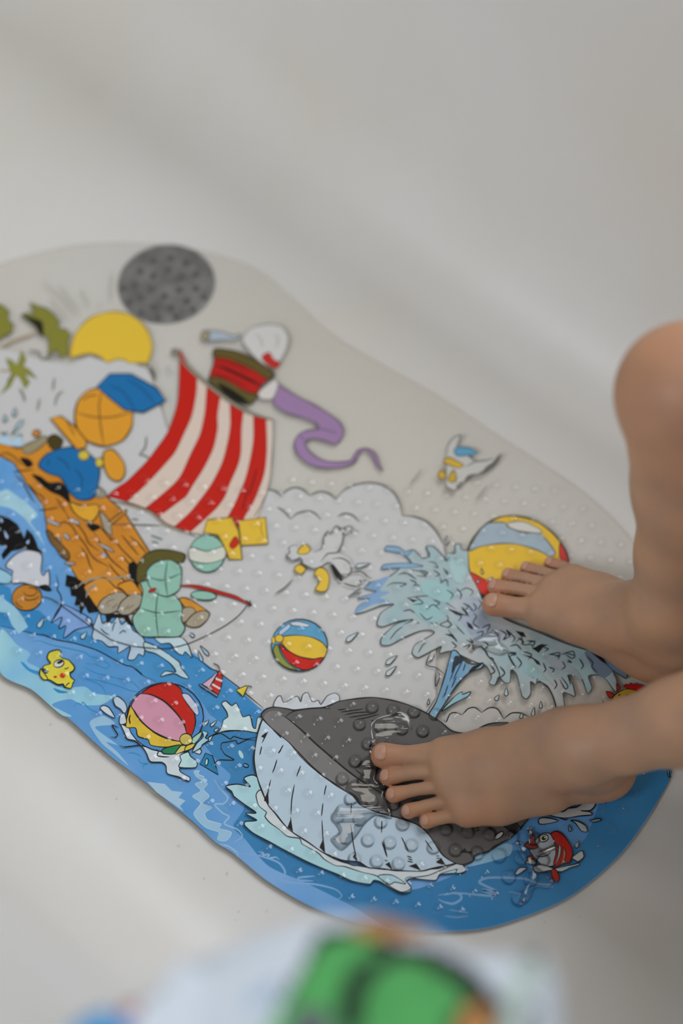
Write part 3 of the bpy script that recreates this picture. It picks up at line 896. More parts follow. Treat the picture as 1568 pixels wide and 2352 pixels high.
T.lines('I 420 500 460 520 440 540/480 440 530 460 500 470/350 470 400 460 460 500/560 440 600 470 570 480/620 430 650 470 640 440/600 520 640 500 650 540/450 600 500 640 440 650/520 680 560 650 600 680/480 700 520 740 560 720/380 690 420 680 450 700/640 560 680 590 660 620/700 550 730 590 720 620/560 620 600 640 570 660/640 740 670 770 640 790/690 700 730 720 710 750/740 640 770 660 750 690/800 640 820 670 800 690/670 870 700 900 680 910/760 860 800 880 780 850/820 820 860 810 850 840', 2.6, (40, 56, 58))
T.lines('I 960 800 1000 830 980 860 1020 840/1020 900 1060 890 1090 920/1100 930 1150 950 1130 980/1180 900 1220 890 1200 930/1060 960 1090 1000 1070 1030/900 1010 930 1050 900 1070/960 1020 990 1060 960 1090/1130 880 1170 870 1160 900/860 870 890 890 870 920', 3.0, (34, 40, 44))
T.lines('M 380 830 420 860 400 880/440 850 500 860 480 900/560 900 600 910 570 930/700 1000 720 1040 690 1060/600 1040 640 1060 620 1090/820 980 850 1030 830 1060/560 1010 580 1060 560 1080/640 1130 660 1170 640 1200', 2.8, (36, 42, 46))
T.lines('I 545 930 520 1010 580 1030 630 1070/580 1035 600 1080 575 1140 575 1040/525 1000 560 975 570 940', 2.4, (40, 44, 46))
for k, x, y, x2, y2, w in (('F', 690, 1220, 760, 1168, 20), ('F', 975, 1385, 1040, 1335, 20), ('F', 975, 1465, 1035, 1412, 20), ('F', 760, 690, 845, 672, 18),
                           ('L', 1072, 110, 1075, 60, 16), ('L', 1000, 145, 1022, 112, 16), ('L', 1322, 200, 1322, 158, 12), ('L', 1265, 255, 1275, 200, 14), ('L', 1180, 275, 1190, 240, 14),
                           ('L', 512, 175, 515, 140, 9), ('F', 1390, 500, 1400, 470, 10), ('F', 1400, 535, 1420, 510, 8)):
    T.drop(k, x, y, x2, y2, w, (170, 180, 182))
T.line('M 530 1140 590 1180 630 1250 665 1365', 3)
T.done('pale blue fountain of spray from the whale')

# whale
T = Motif('whale_print', mat_root)
T.fill('''H 595 390 612 320 640 308 662 355 700 342 760 310 785 352 800 300 835 285 868 350 912 340 930 372 975 310 1030 288 1062 310 1055 360 960 400 740 420''', (182, 186, 190), 2.4, (70, 70, 68))
T.fill('''P 518 1806 545 1801 575 1807 560 1788 577 1780 590 1785 600 1815 640 1875 700 1935 780 1985 870 2005 1000 1998 1053 1981 1068 1999 1050 2005 1000 2010
 995 2020 940 2018 932 2030 944 2046 920 2051 873 2025 858 2022 850 2031 808 2023 770 2006 703 1978 631 1940 583 1914 561 1895 563 1887 590 1884 564 1868 588 1867 561 1847 536 1828 532 1818''',
       (150, 192, 216), 2.6, c2=(166, 198, 216))
T.fill('''P 588 1825 600 1815 620 1855 700 1930 780 1978 880 1997 1000 1996 1046 1984 1070 1994 1064 2004 1040 1996 1000 2012 985 2020 940 2014 930 2020 944 2040 922 2049 890 2032 865 2012 830 2003
 790 1990 770 1988 745 1974 730 1959 693 1938 688 1926 660 1921 641 1905 620 1890 608 1875 612 1866 594 1850''', (190, 198, 206), 2.4)
T.fill('P 985 2010 1053 1983 1070 1998 1056 2006 1046 2004 1050 1996 1010 2008 1000 2022 950 2016', (182, 190, 194), 2.2)
T.fill('P 868 2012 900 2010 932 2030 905 2026 895 2032', (160, 190, 208), 2.2)
BELLY = '''P 606 1650 593 1679 587 1710 583 1742 587 1771 596 1803 615 1848 631 1867 663 1905 711 1937 743 1959 784 1975 823 1980 846 1993 877 1995 904 1999 965 2001 999 1993
 1053 1981 1040 1978 1020 1960 995 1911 964 1888 916 1879 868 1866 830 1850 808 1826 775 1806 727 1771 692 1739 663 1704 631 1679'''
T.fill(BELLY, (170, 188, 204), 3.4)
T.fill('''P 604 1652 600 1640 612 1628 631 1624 655 1627 676 1631 708 1627 746 1624 778 1611 816 1605 858 1602 902 1609 940 1620 975 1636 1010 1657 1040 1680 1100 1690 1180 1730
 1250 1780 1250 1830 1205 1890 1172 1925 1150 1936 1126 1952 1091 1965 1085 1978 1062 1986 1040 1980 1015 1962 985 1918 960 1895 916 1879 868 1866 830 1850 808 1826 775 1806 727 1771 692 1739 663 1704 631 1679''',
       (86, 84, 83), 3.2)
T.fill('''H 520 470 560 420 630 420 690 470 790 555 890 650 1000 745 1110 838 1200 905 1300 970 1390 1030 1480 1110 1380 1130 1240 1080 1150 1020 1050 960 900 850 790 750 700 640 600 560''', (112, 110, 109), 0)
T.line('H 620 430 690 472 790 555 890 650 1000 745 1110 838 1200 905 1300 970 1400 1035', 4)
T.line('H 672 462 720 425 770 410 860 398 940 395 1000 402', 3.6)
T.line('H 700 640 760 705 850 800 960 895 1060 960 1150 1025', 3)
T.lines('H 1050 405 1070 408 1110 402/1070 425 1150 415 1240 402/1100 445 1180 430 1280 424/1130 465 1220 450 1300 440/1180 480 1260 465 1350 440/1290 490 1340 480', 3)
T.lines('H 550 560 520 620 505 650/505 670 490 735/615 765 595 830 580 865/570 910 550 1000 545 1085/660 660 625 725/785 810 770 850 755 890/740 945 720 1060 715 1165/712 1180 718 1240 728 1285/970 950 960 990 955 1025/945 1080 940 1130 935 1175/938 1200 945 1330 960 1440/1150 1080 1148 1130 1145 1165/1145 1230 1165 1380 1192 1500/1370 1205 1368 1260 1367 1297/1380 1355 1400 1440 1410 1470', 2.6)
T.lines('J 880 715 910 805/997 685 1040 775/1140 705 1185 770', 2.6)
for s in ('H 520 1060 550 990 556 1090', 'H 690 1255 715 1190 730 1288', 'H 920 1400 945 1340 962 1442', 'H 1160 1470 1180 1430 1195 1505', 'J 900 850 925 835 945 885',
          'J 1040 860 1085 845 1115 888', 'J 1205 840 1235 810 1265 858', 'H 580 540 640 590 645 615 600 570', 'H 500 600 550 560 525 615', 'H 620 720 660 660 640 710'):
    T.fill(s, INK, 0, sm=False)
T.lines('H 535 1040 550 1030/530 1055 548 1045/700 1225 718 1215/698 1240 720 1232/925 1380 945 1370/1160 1440 1175 1435', 2)
T.lines('J 895 825 915 830/1030 800 1060 810/1035 815 1065 825/1032 830 1068 838/1205 800 1225 800/1205 815 1230 812/1205 830 1235 830', 2.6)
T.fill('L 740 1250 775 1215 790 1240 830 1238 825 1262 790 1250', INK, 0, sm=False)
T.lines('L 850 1060 900 1045/850 1095 885 1085/850 1075 880 1070', 3)
T.ell('L', 1022, 1125, 38, 17, (176, 178, 178), 2.6, rot=-38)
T.fill('L 1040 1020 1100 980 1182 1078 1130 1112 1060 1060', (78, 76, 74), 3, sm=False)
T.fill('L 1075 1080 1130 1020 1165 1078 1120 1110', (44, 42, 42), 0, sm=False)
T.lines('L 1050 1050 1085 1000/1062 1062 1105 1000/1075 1075 1115 1010', 3)
T.line('L 838 1270 870 1258 940 1245 985 1205 1040 1178 1090 1150 1092 1115', 3)
T.fill('L 876 358 930 328 1000 314 1090 314 1010 345 940 368', (92, 90, 88), 3)
T.done('big grey whale with pale grooved belly')

# second tail and its foam, right
T = Motif('tail_splash_print', mat_root)
T.fill('''K 640 350 560 338 570 316 640 322 682 342 700 288 720 285 735 340 775 358 810 335 870 325 930 282 960 243 972 282 992 310 960 347 895 350 960 358 970 376 885 385 800 397 740 392 680 380
 600 386 552 378 565 358''', (164, 164, 164), 2.8)
T.fill('K 716 280 740 240 860 230 830 300 800 345 770 356 735 340', (96, 92, 92), 2.6)
T.fill('K 830 262 875 255 870 310 815 332', (20, 20, 22), 0, sm=False)
T.fill('K 618 412 640 395 700 400 745 418 660 438 625 436', (160, 168, 172), 2.6)
T.fill('K 828 412 880 420 930 450 938 488 900 482 862 432', (160, 168, 172), 2.6)
T.fill('K 955 412 1020 400 1028 414 980 426', (110, 136, 152), 2.4)
T.fill('K 820 440 838 480 818 482', (120, 150, 166), 2.2)
T.fill('K 1030 222 1060 150 1085 170 1090 232 1060 300 1045 250', (140, 146, 150), 2.6)
T.fill('K 1110 100 1142 110 1126 212 1112 180', (130, 140, 148), 2.6)
T.fill('K 1150 110 1168 112 1202 212 1182 226 1160 180', (120, 134, 144), 2.6)
T.lines('K 870 290 890 260 900 290 920 250 930 280/990 280 1010 250 1020 290 1040 260 1050 295/750 395 800 410 810 400/1060 230 1075 270', 2.8)
T.done()

T = Motif('foam_print', mat_root)
T.fill('K 1465 90 1480 82 1475 110 1490 130 1470 122', (150, 152, 152), 2.2)
T.done()

T = Motif('red_fish_print', mat_root)
T.fill('K 545 652 578 645 582 666 550 668', (160, 36, 26), 2.2)
T.fill('K 530 690 570 668 605 690 590 704', (170, 172, 172), 2.2)
T.fill('K 560 605 600 540 640 500 690 500 722 540 740 620 722 705 650 712 590 655', (150, 158, 166), 2.8)
T.fill('K 700 500 738 484 782 510 832 580 842 640 822 692 790 690 730 720 718 690 735 620 720 545', (164, 34, 26), 2.8)
T.fill('K 752 575 768 590 760 650 728 712 745 640', (150, 150, 148), 2)
T.fill('K 782 590 800 630 785 690 762 706 778 650', (160, 100, 80), 2)
T.fill('K 524 580 565 540 560 500 592 508 596 558 616 586 580 602', (158, 48, 46), 2.6)
T.line('K 600 645 640 652 680 640 702 618', 2.8)
T.ell('K', 652, 530, 32, 24, (176, 176, 168), 2.6, rot=-15)
T.ell('K', 654, 530, 15, 15, INK, 0)
T.ell('K', 660, 526, 5, 5, (180, 180, 172), 0)
T.fill('K 580 722 610 708 645 702 720 728 800 712 880 692 840 660 870 632 905 612 918 650 900 672 880 685 888 705 830 722 770 750 700 742 615 755', (168, 172, 172), 2.6)
T.fill('K 702 742 728 733 756 780 745 816 715 806', (164, 36, 28), 2.4)
T.fill('K 465 762 492 725 542 725 510 752 480 770', (166, 174, 178), 2.4)
T.drop('K', 868, 585, 882, 548, 14, (150, 160, 164))
T.done('red and silver striped fish')

T = Motif('spiky_fish_print', mat_root)
T.fill('M 1140 1182 1160 1165 1180 1172 1190 1155 1215 1168 1235 1158 1255 1172 1275 1172 1310 1202 1250 1230 1200 1208', (176, 24, 24), 2)
T.fill('M 1050 1310 1062 1260 1092 1230 1160 1200 1232 1212 1262 1240 1230 1330 1100 1340', (178, 142, 44), 2.6)
T.fill('M 1012 1218 1040 1220 1072 1242 1042 1266', (172, 30, 28), 2.2)
T.fill('M 1090 1160 1116 1190 1096 1216', (172, 30, 28), 2)
T.lines('M 1105 1255 1108 1240 1120 1242/1160 1262 1165 1245 1180 1250/1225 1232 1235 1218/1075 1290 1070 1275/990 1280 1000 1310/1110 1300 1120 1290/840 1330 855 1320 870 1335', 2.8)
T.done()

# gulls
T = Motif('seagull_print', mat_root)
GY = (206, 168, 58)
T.fill('F 450 592 500 552 512 482 545 430 600 402 700 405 700 440 650 470 640 530 615 590 700 640 715 720 680 760 640 750 560 660 490 690 430 706 360 672 330 630 300 648 245 622 258 560 320 535 420 580', (178, 178, 176), 0)
T.lines('F 325 542 290 540 258 562 268 590 245 620 300 648 345 630 360 672 430 706 480 702/450 592 505 552 512 482 540 440 560 462 600 402 640 420 700 402 730 430 770 440/660 440 642 530 610 592 540 602 490 662/570 640 630 632 690 660 712 720 690 750 640 745/700 740 780 730 830 770 860 780/650 810 700 830 760 840/360 640 345 690/640 470 660 440/700 430 720 460', 3, (66, 64, 60))
T.fill('F 555 660 600 700 650 790 630 800 590 755', (24, 24, 24), 0)
T.lines('F 510 480 540 460/500 560 480 570/560 440 590 450/610 410 640 440/650 410 680 440', 4.5, (90, 90, 88))
T.fill('F 300 702 340 678 382 712 350 748 315 732', GY, 2.6, (90, 76, 34))
T.fill('F 322 592 345 550 385 534 416 572 390 602 340 606', GY, 2.6, (90, 76, 34))
T.fill('F 445 742 480 700 530 720 552 780 535 862 490 876 450 856 482 800', GY, 2.6, (90, 76, 34))
T.lines('F 760 810 780 790 770 840/790 800 820 790/680 920 760 860 800 850/820 830 850 800/720 900 780 880/740 880 770 900', 3.6, (100, 102, 104))
T.line('F 290 785 230 845 160 890', 3, (96, 94, 90))
T.done('white gull with yellow beak and feet')

T = Motif('seagull_print', mat_root)
T.fill('N 330 240 335 190 370 145 412 130 390 190 440 240 500 290 570 280 655 240 600 312 555 352 460 372 430 412 390 430 380 462 330 440 330 330', (176, 174, 168), 0)
T.lines('N 330 242 335 190 370 145 412 130 390 190 380 215/440 320 500 290 570 280 610 265/320 410 330 442 380 462 392 432/430 412 460 372 520 362/395 412 430 415', 3.2, (100, 100, 98))
T.line('N 655 240 610 300 580 320 545 352 520 355', 8, (86, 86, 84))
T.lines('N 180 330 150 370 105 425/575 430 540 470 500 520', 3.4, (130, 128, 120))
T.fill('N 372 222 400 200 470 208 512 240 440 252 390 252', (84, 142, 172), 2.6, (60, 84, 96))
T.fill('N 305 288 338 263 400 290 432 312 390 325 330 302', (190, 156, 52), 2.6, (90, 76, 40))
T.fill('N 273 365 300 338 326 370 300 396', (180, 148, 50), 2.6, (90, 76, 40))
T.fill('N 335 392 370 338 388 402 350 412', (180, 148, 50), 2.6, (90, 76, 40))
T.done('small white gull with a blue patch')

# bubbles on the mat: hexagonal rows of low clear domes
m_bub, nt, p = new_mat('clear_bubble')
for nd in list(nt.nodes):
    if nd.type != 'OUTPUT_MATERIAL': nt.nodes.remove(nd)
gl = nt.nodes.new('ShaderNodeBsdfGlossy')
gl.inputs['Roughness'].default_value = 0.06
tr = nt.nodes.new('ShaderNodeBsdfTransparent')
tr.inputs[0].default_value = (0.985, 0.985, 0.985, 1)
fr = nt.nodes.new('ShaderNodeFresnel')
fr.inputs['IOR'].default_value = 1.45
mx = nt.nodes.new('ShaderNodeMixShader')
mx.inputs[0].default_value = 0.04
nt.links.new(tr.outputs[0], mx.inputs[1])
nt.links.new(gl.outputs[0], mx.inputs[2])
nt.links.new(mx.outputs[0], nt.nodes['Material Output'].inputs[0])


def dome(n=14, r=0.0041, h=0.0010):
    v, f = [], []
    R = [(a_, 1 - a_ * a_) for a_ in (1.0, 0.88, 0.7, 0.48, 0.24)]
    for a, b in R:
        for i in range(n):
            t = 2 * math.pi * i / n
            v.append((r * a * math.cos(t), r * a * math.sin(t), h * b))
    for k in range(len(R) - 1):
        for i in range(n):
            j = (i + 1) % n
            f.append((k * n + i, k * n + j, (k + 1) * n + j, (k + 1) * n + i))
    v.append((0, 0, h))
    b = (len(R) - 1) * n
    for i in range(n):
        f.append((b + i, b + (i + 1) % n, len(v) - 1))
    return v, f


dv, df = dome()
dome_me = bpy.data.meshes.new('bubble')
dome_me.from_pydata(dv, [], df)
dome_me.materials.append(m_bub)
smooth(dome_me)
ow = np.array([at(x, y, 0)[:2] for x, y in outl])


def inside(poly, x, y):
    x0, y0 = poly[:, 0], poly[:, 1]
    x1, y1 = np.roll(x0, -1), np.roll(y0, -1)
    c = ((y0 > y) != (y1 > y)) & (x < (x1 - x0) * (y - y0) / (y1 - y0 + 1e-12) + x0)
    return bool(c.sum() % 2)


anchor = at(633.6, 1645.7, MAT_Z)
va = np.array([0.0133, -0.0015])
vb = np.array([0.0052, -0.0128])
ZB = MAT_Z + 0.00002 + (LAYER[0] + 2) * 3.2e-6
spots = []
BUBBLE_END = float(at(784, 1110, 0)[1])
for i in range(-60, 61):
    for j in range(-60, 61):
        q = anchor[:2] + va * i + vb * j
        if not inside(ow, q[0], q[1]) or q[1] > BUBBLE_END: continue   # the far half has only fine texture
        if min(np.hypot(ow[:, 0] - q[0], ow[:, 1] - q[1])) < 0.010: continue
        spots.append(q)
# wet ones around the near foot hold a rim of water and show as clear beads
m_bead = m_bub.copy()
m_bead.name = 'wet_bubble'
mn = m_bead.node_tree
mxn = [q for q in mn.nodes if q.type == 'MIX_SHADER'][0]
frn = [q for q in mn.nodes if q.type == 'FRESNEL'][0]
frn.inputs['IOR'].default_value = 1.4
mn.links.new(frn.outputs[0], mxn.inputs[0])
bead_v, bead_f = dome(r=0.0043, h=0.0022)
bead_me = bpy.data.meshes.new('bubble')
bead_me.from_pydata(bead_v, [], bead_f)
bead_me.materials.append(m_bead)
smooth(bead_me)
wet = np.array([at(x, y, 0)[:2] for x, y in ((840, 1590), (1010, 1640), (960, 1700), (870, 1760), (1000, 1900), (1240, 1890), (1260, 2010), (1200, 2090), (1130, 2030), (1100, 1970), (900, 2000), (740, 1960), (760, 1830), (820, 1740), (800, 1640))])
spots.sort(key=lambda q: np.hypot(q[0] - 0.0, q[1] - 0.0))
ov, of = [], []
for k, q in enumerate(spots):
    if k < 300:
        o = link('bubble', bead_me if inside(wet, q[0], q[1]) else dome_me, mat_root)
        o.location = (q[0], q[1], ZB)
    else:
        b = len(ov)
        ov += [(q[0] + a, q[1] + c, ZB + d) for a, c, d in dv]
        of += [tuple(b + i for i in fc) for fc in df]
me = bpy.data.meshes.new('bubbles')
me.from_pydata(ov, [], of)
me.materials.append(m_bub)
smooth(me)
tag(link('bubbles', me, mat_root), kind='stuff')

# water lying on the mat
m_wat, nt, p = new_mat('water')
for nd in list(nt.nodes):
    if nd.type != 'OUTPUT_MATERIAL': nt.nodes.remove(nd)
gl = nt.nodes.new('ShaderNodeBsdfGlossy')
gl.inputs['Roughness'].default_value = 0.03
tr = nt.nodes.new('ShaderNodeBsdfTransparent')
tr.inputs[0].default_value = (0.98, 0.985, 0.985, 1)
fr = nt.nodes.new('ShaderNodeFresnel')
fr.inputs['IOR'].default_value = 1.6
mx = nt.nodes.new('ShaderNodeMixShader')
nt.links.new(fr.outputs[0], mx.inputs[0])
nt.links.new(tr.outputs[0], mx.inputs[1])
nt.links.new(gl.outputs[0], mx.inputs[2])
nt.links.new(mx.outputs[0], nt.nodes['Material Output'].inputs[0])


def puddle(s, label, h=0.0011):
    P = spline(pts(s), step=5)
    zb = ZB + 0.0001
    w = np.array([at(x, y, zb) for x, y in P])
    c = w.mean(axis=0)
    n = len(w)
    rings = []
    for k, (ins, z) in enumerate(((0, 0), (0.0006, 0.55), (0.0014, 0.85), (0.0026, 1.0))):
        r = []
        for i in range(n):
            t = w[(i + 1) % n] - w[i - 1]
            L = np.linalg.norm(t)
            t = t / L if L > 1e-9 else np.array([1.0, 0, 0])
            nn = np.array([-t[1], t[0], 0])
            if not inside(w[:, :2], *(w[i] + nn * 0.0004)[:2]): nn = -nn
            q = w[i] + nn * ins
            r.append((q[0], q[1], zb + h * z + 0.00012 * math.sin(i * 0.9) * (k > 1)))
        rings.append(r)
    v = [q for r in rings for q in r]
    f = []
    for r in range(3):
        for i in range(n):
            j = (i + 1) % n
            f.append((r * n + i, r * n + j, (r + 1) * n + j, (r + 1) * n + i))
    for t in tessellate_polygon([[Vector((q[0], q[1], 0)) for q in rings[-1]]]):
        f.append(tuple(3 * n + i for i in t))
    me = bpy.data.meshes.new('water_puddle')
    me.from_pydata(v, [], f)
    bm = bmesh.new(); bm.from_mesh(me)
    bmesh.ops.recalc_face_normals(bm, faces=bm.faces)
    if sum(fc.normal.z * fc.calc_area() for fc in bm.faces) < 0: bmesh.ops.reverse_faces(bm, faces=bm.faces)
    bm.to_mesh(me); bm.free()
    me.materials.append(m_wat)
    smooth(me)
    tag(link('water_puddle', me), label, 'water', 'puddles left on the mat')


puddle('''H 1290 520 1330 470 1420 440 1500 420 1568 460 1580 560 1420 640 1330 640 1290 720 1230 760 1180 830 1220 880 1130 930 1110 980 1200 1060 1060 1090 1010 1190 1060 1280
 1000 1340 1080 1420 1180 1330 1250 1230 1330 1170 1440 1190 1430 1090 1390 1040 1400 960 1330 900 1350 800 1310 700 1300 620''', 'ragged clear puddle beside the toes of the near foot')
puddle('''K 555 450 580 500 600 540 640 600 735 560 745 600 640 640 600 700 640 740 720 790 690 850 600 850 560 930 490 970 520 850 560 780 540 700 490 620 470 540 530 560''',
       'thin clear puddle over the printed red fish')
puddle('''I 780 880 820 840 900 810 960 830 960 870 1010 930 960 950 880 920 820 900 790 940''', 'small clear puddle on the fountain below the far foot')
puddle('''M 1000 400 1080 420 1130 450 1200 440 1230 500 1170 500 1100 470 1020 440''', 'small clear puddle behind the heel of the far foot')

# droplets on the bare tub floor
dm = bpy.data.meshes.new('water_droplet')
sv, sf = dome(10, 0.0009, 0.0007)
dm.from_pydata(sv, [], sf)
m_drop = m_bub.copy()
m_drop.name = 'water_drop'
[q for q in m_drop.node_tree.nodes if q.type == 'MIX_SHADER'][0].inputs[0].default_value = 0.16
[q for q in m_drop.node_tree.nodes if q.type == 'BSDF_GLOSSY'][0].inputs['Roughness'].default_value = 0.15
dm.materials.append(m_drop)
smooth(dm)
for x, y, sc in ((410, 1943, 1.3), (320, 1936, 1), (300, 1888, 1), (470, 2088, 1.5), (547, 2095, 1.2), (540, 2113, 1.2), (521, 2007, 1), (468, 2018, 1), (612, 2093, 0.9),
                 (345, 2006, 1.2), (267, 1836, 1), (116, 1664, 1.2), (1330, 2105, 1), (1250, 2118, 1), (155, 1745, 0.8), (238, 1918, 0.8)):
    w = at(x, y, 0)
    o = link('water_droplet', dm)
    o.location = (w[0], w[1], 0.0)
    o.scale = (sc, sc * random.uniform(0.8, 1.6), sc)
    tag(o, 'tiny clear water droplet on the bare tub floor below the mat', 'droplet', 'water droplets on the tub floor')

# ---------------------------------------------------------------- child
class Field:
    """signed distance to blended round cones, on a grid that is fine at the feet"""

    def __init__(self, xs, ys, zs):
        self.ax = [np.asarray(a, np.float32) for a in (xs, ys, zs)]
        self.d = np.full([len(a) for a in self.ax], 0.05, np.float32)

    def window(self, lo, hi):
        return tuple(slice(max(0, np.searchsorted(a, l) - 1), min(len(a), np.searchsorted(a, h) + 1)) for a, l, h in zip(self.ax, lo, hi))

    def cone(self, a, b, r1, r2, k=0.006, flat=1.0):
        a, b = np.asarray(a, np.float32), np.asarray(b, np.float32)
        m = max(r1, r2) + k + 0.02
        w = self.window(np.minimum(a, b) - m, np.maximum(a, b) + m)
        X, Y, Z = np.meshgrid(*[ax[s] for ax, s in zip(self.ax, w)], indexing='ij')
        ba = b - a
        L2 = max(1e-9, float(ba @ ba))
        px, py, pz = X - a[0], Y - a[1], Z - a[2]
        t = np.clip((px * ba[0] + py * ba[1] + pz * ba[2]) / L2, 0, 1)
        d = np.sqrt((px - t * ba[0]) ** 2 + (py - t * ba[1]) ** 2 + ((pz - t * ba[2]) * flat) ** 2) - (r1 + t * (r2 - r1))
        s = self.d[w]
        if k > 0:
            h = np.clip(0.5 + 0.5 * (s - d) / k, 0, 1)
            self.d[w] = s * (1 - h) + d * h - k * h * (1 - h)
        else:
            self.d[w] = np.minimum(s, d)

    def merge(self, other, k):
        s, d = self.d, other.d
        h = np.clip(0.5 + 0.5 * (s - d) / k, 0, 1)
        self.d = s * (1 - h) + d * h - k * h * (1 - h)

    def mesh(self, relax=2):
        D = self.d
        nx, ny, nz = D.shape
        ins = D < 0
        c = np.zeros((nx - 1, ny - 1, nz - 1), np.int8)
        for i in (0, 1):
            for j in (0, 1):
                for k in (0, 1):
                    c += ins[i:nx - 1 + i, j:ny - 1 + j, k:nz - 1 + k]
        act = np.argwhere((c > 0) & (c < 8))
        idx = -np.ones(c.shape, np.int32)
        idx[tuple(act.T)] = np.arange(len(act))
        acc = np.zeros((len(act), 3), np.float64)
        cnt = np.zeros(len(act))
        ax = self.ax
        for e in range(3):
            o1, o2 = [q for q in range(3) if q != e]
            for u in (0, 1):
                for v in (0, 1):
                    p0 = act.copy(); p0[:, o1] += u; p0[:, o2] += v
                    p1 = p0.copy(); p1[:, e] += 1
                    a, b = D[tuple(p0.T)], D[tuple(p1.T)]
                    cr = (a < 0) != (b < 0)
                    t = np.where(cr, a / np.where(cr, a - b, 1), 0)
                    P = np.stack([ax[q][p0[:, q]] for q in range(3)], 1).astype(np.float64)
                    P[:, e] += t * (ax[e][np.minimum(p1[:, e], len(ax[e]) - 1)] - ax[e][p0[:, e]])
                    acc[cr] += P[cr]
                    cnt += cr
        V = acc / cnt[:, None]
        faces = []
        for e in range(3):
            o1, o2 = (e + 1) % 3, (e + 2) % 3
            sl0 = [slice(None)] * 3; sl1 = [slice(None)] * 3
            sl0[e] = slice(0, -1); sl1[e] = slice(1, None)
            a, b = ins[tuple(sl0)], ins[tuple(sl1)]
            E = np.argwhere(a != b)
            E = E[(E[:, o1] > 0) & (E[:, o2] > 0) & (E[:, o1] < c.shape[o1]) & (E[:, o2] < c.shape[o2])]
            s = a[tuple(E.T)]
            q = []
            for du, dv_ in ((1, 1), (0, 1), (0, 0), (1, 0)):
                p = E.copy(); p[:, o1] -= du; p[:, o2] -= dv_
                q.append(idx[tuple(p.T)])
            Q = np.stack(q, 1)
            Q[~s] = Q[~s][:, ::-1]
            faces.append(Q)
        Fq = np.concatenate(faces)
        Fq = Fq[(Fq >= 0).all(1)]
        for _ in range(relax):
            s = np.zeros_like(V); n = np.zeros(len(V))
            for q in range(4):
                for w in (1, 3):
                    np.add.at(s, Fq[:, q], V[Fq[:, (q + w) % 4]])
                    np.add.at(n, Fq[:, q], 1)
            V = V * 0.45 + s / np.maximum(n, 1)[:, None] * 0.55
        return V, Fq


def axis(segs):
    out = []
    for a, b, s in segs:
        out += list(np.arange(a, b, s))
    return np.array(out)


BX = axis([(-0.005, 0.245, 0.0011), (0.245, 0.56, 0.005)])
BY = axis([(0.10, 0.215, 0.005), (0.215, 0.42, 0.0011), (0.42, 0.50, 0.005)])
BZ = axis([(-0.004, 0.075, 0.0011), (0.075, 0.60, 0.0045)])
F1 = Field(BX, BY, BZ)
ZS = ZB - 0.0001                                      # soles rest on the print


def A(px, py, z):
    return at(px, py, z + ZS)


def chain(F, P, k):
    for (a, ra), (b, rb) in zip(P[:-1], P[1:]):
        F.cone(a, b, ra, rb, k)


NAILS = []


def toe(F, tip, mid, base, k, nail):
    """tip, mid, base = (px, py, z, r)"""
    t, m, b = [(A(*q[:3]), q[3]) for q in (tip, mid, base)]
    G = Field(BX, BY, BZ)
    chain(G, [t, m, b], 0.0015)
    NAILS.append((t[0], m[0], t[1], nail))
    return G


# ---- near (left) foot
L_TOES = [
    ((880, 1735, 0.0088, 0.0080), (935, 1737, 0.0100, 0.0064), (1010, 1735, 0.0150, 0.0092), 1.0),
    ((891, 1784, 0.0064, 0.0058), (938, 1777, 0.0105, 0.0042), (1005, 1770, 0.0140, 0.0050), 0.62),
    ((904, 1825, 0.0058, 0.0053), (948, 1815, 0.0095, 0.0038), (1012, 1805, 0.0130, 0.0048), 0.55),
    ((938, 1863, 0.0053, 0.0050), (978, 1851, 0.0082, 0.0037), (1034, 1836, 0.0115, 0.0047), 0.50),
    ((980, 1886, 0.0050, 0.0049), (1012, 1878, 0.0068, 0.0040), (1064, 1864, 0.0100, 0.0068), 0.45)]
R_TOES = [
    ((1134, 1388, 0.0088, 0.0080), (1180, 1396, 0.0100, 0.0070), (1250, 1402, 0.0150, 0.0096), 1.0),
    ((1138, 1348, 0.0062, 0.0056), (1182, 1351, 0.0110, 0.0042), (1245, 1363, 0.0140, 0.0050), 0.62),
    ((1168, 1322, 0.0056, 0.0051), (1206, 1328, 0.0100, 0.0038), (1260, 1342, 0.0130, 0.0048), 0.55),
    ((1210, 1306, 0.0052, 0.0048), (1244, 1313, 0.0088, 0.0037), (1288, 1328, 0.0115, 0.0046), 0.50),
    ((1264, 1295, 0.0048, 0.0047), (1288, 1301, 0.0068, 0.0039), (1318, 1318, 0.0100, 0.0066), 0.45)]


def foot(F, toes, mets, rest, sole):
    for q in mets:                                   # instep: one bone per toe, blended
        chain(F, [(A(*p_[:3]), p_[3] - 0.0012) for p_ in q], 0.007)
    for q in rest:
        chain(F, [(A(*p_[:3]), p_[3] - 0.0020) for p_ in q], 0.009)
    TT = None
    for t in toes:
        G = toe(F, *t[:3], 0.004, t[3])
        if TT is None:
            TT = G
        else:
            TT.merge(G, 0.0002)
    F.merge(TT, 0.0012)


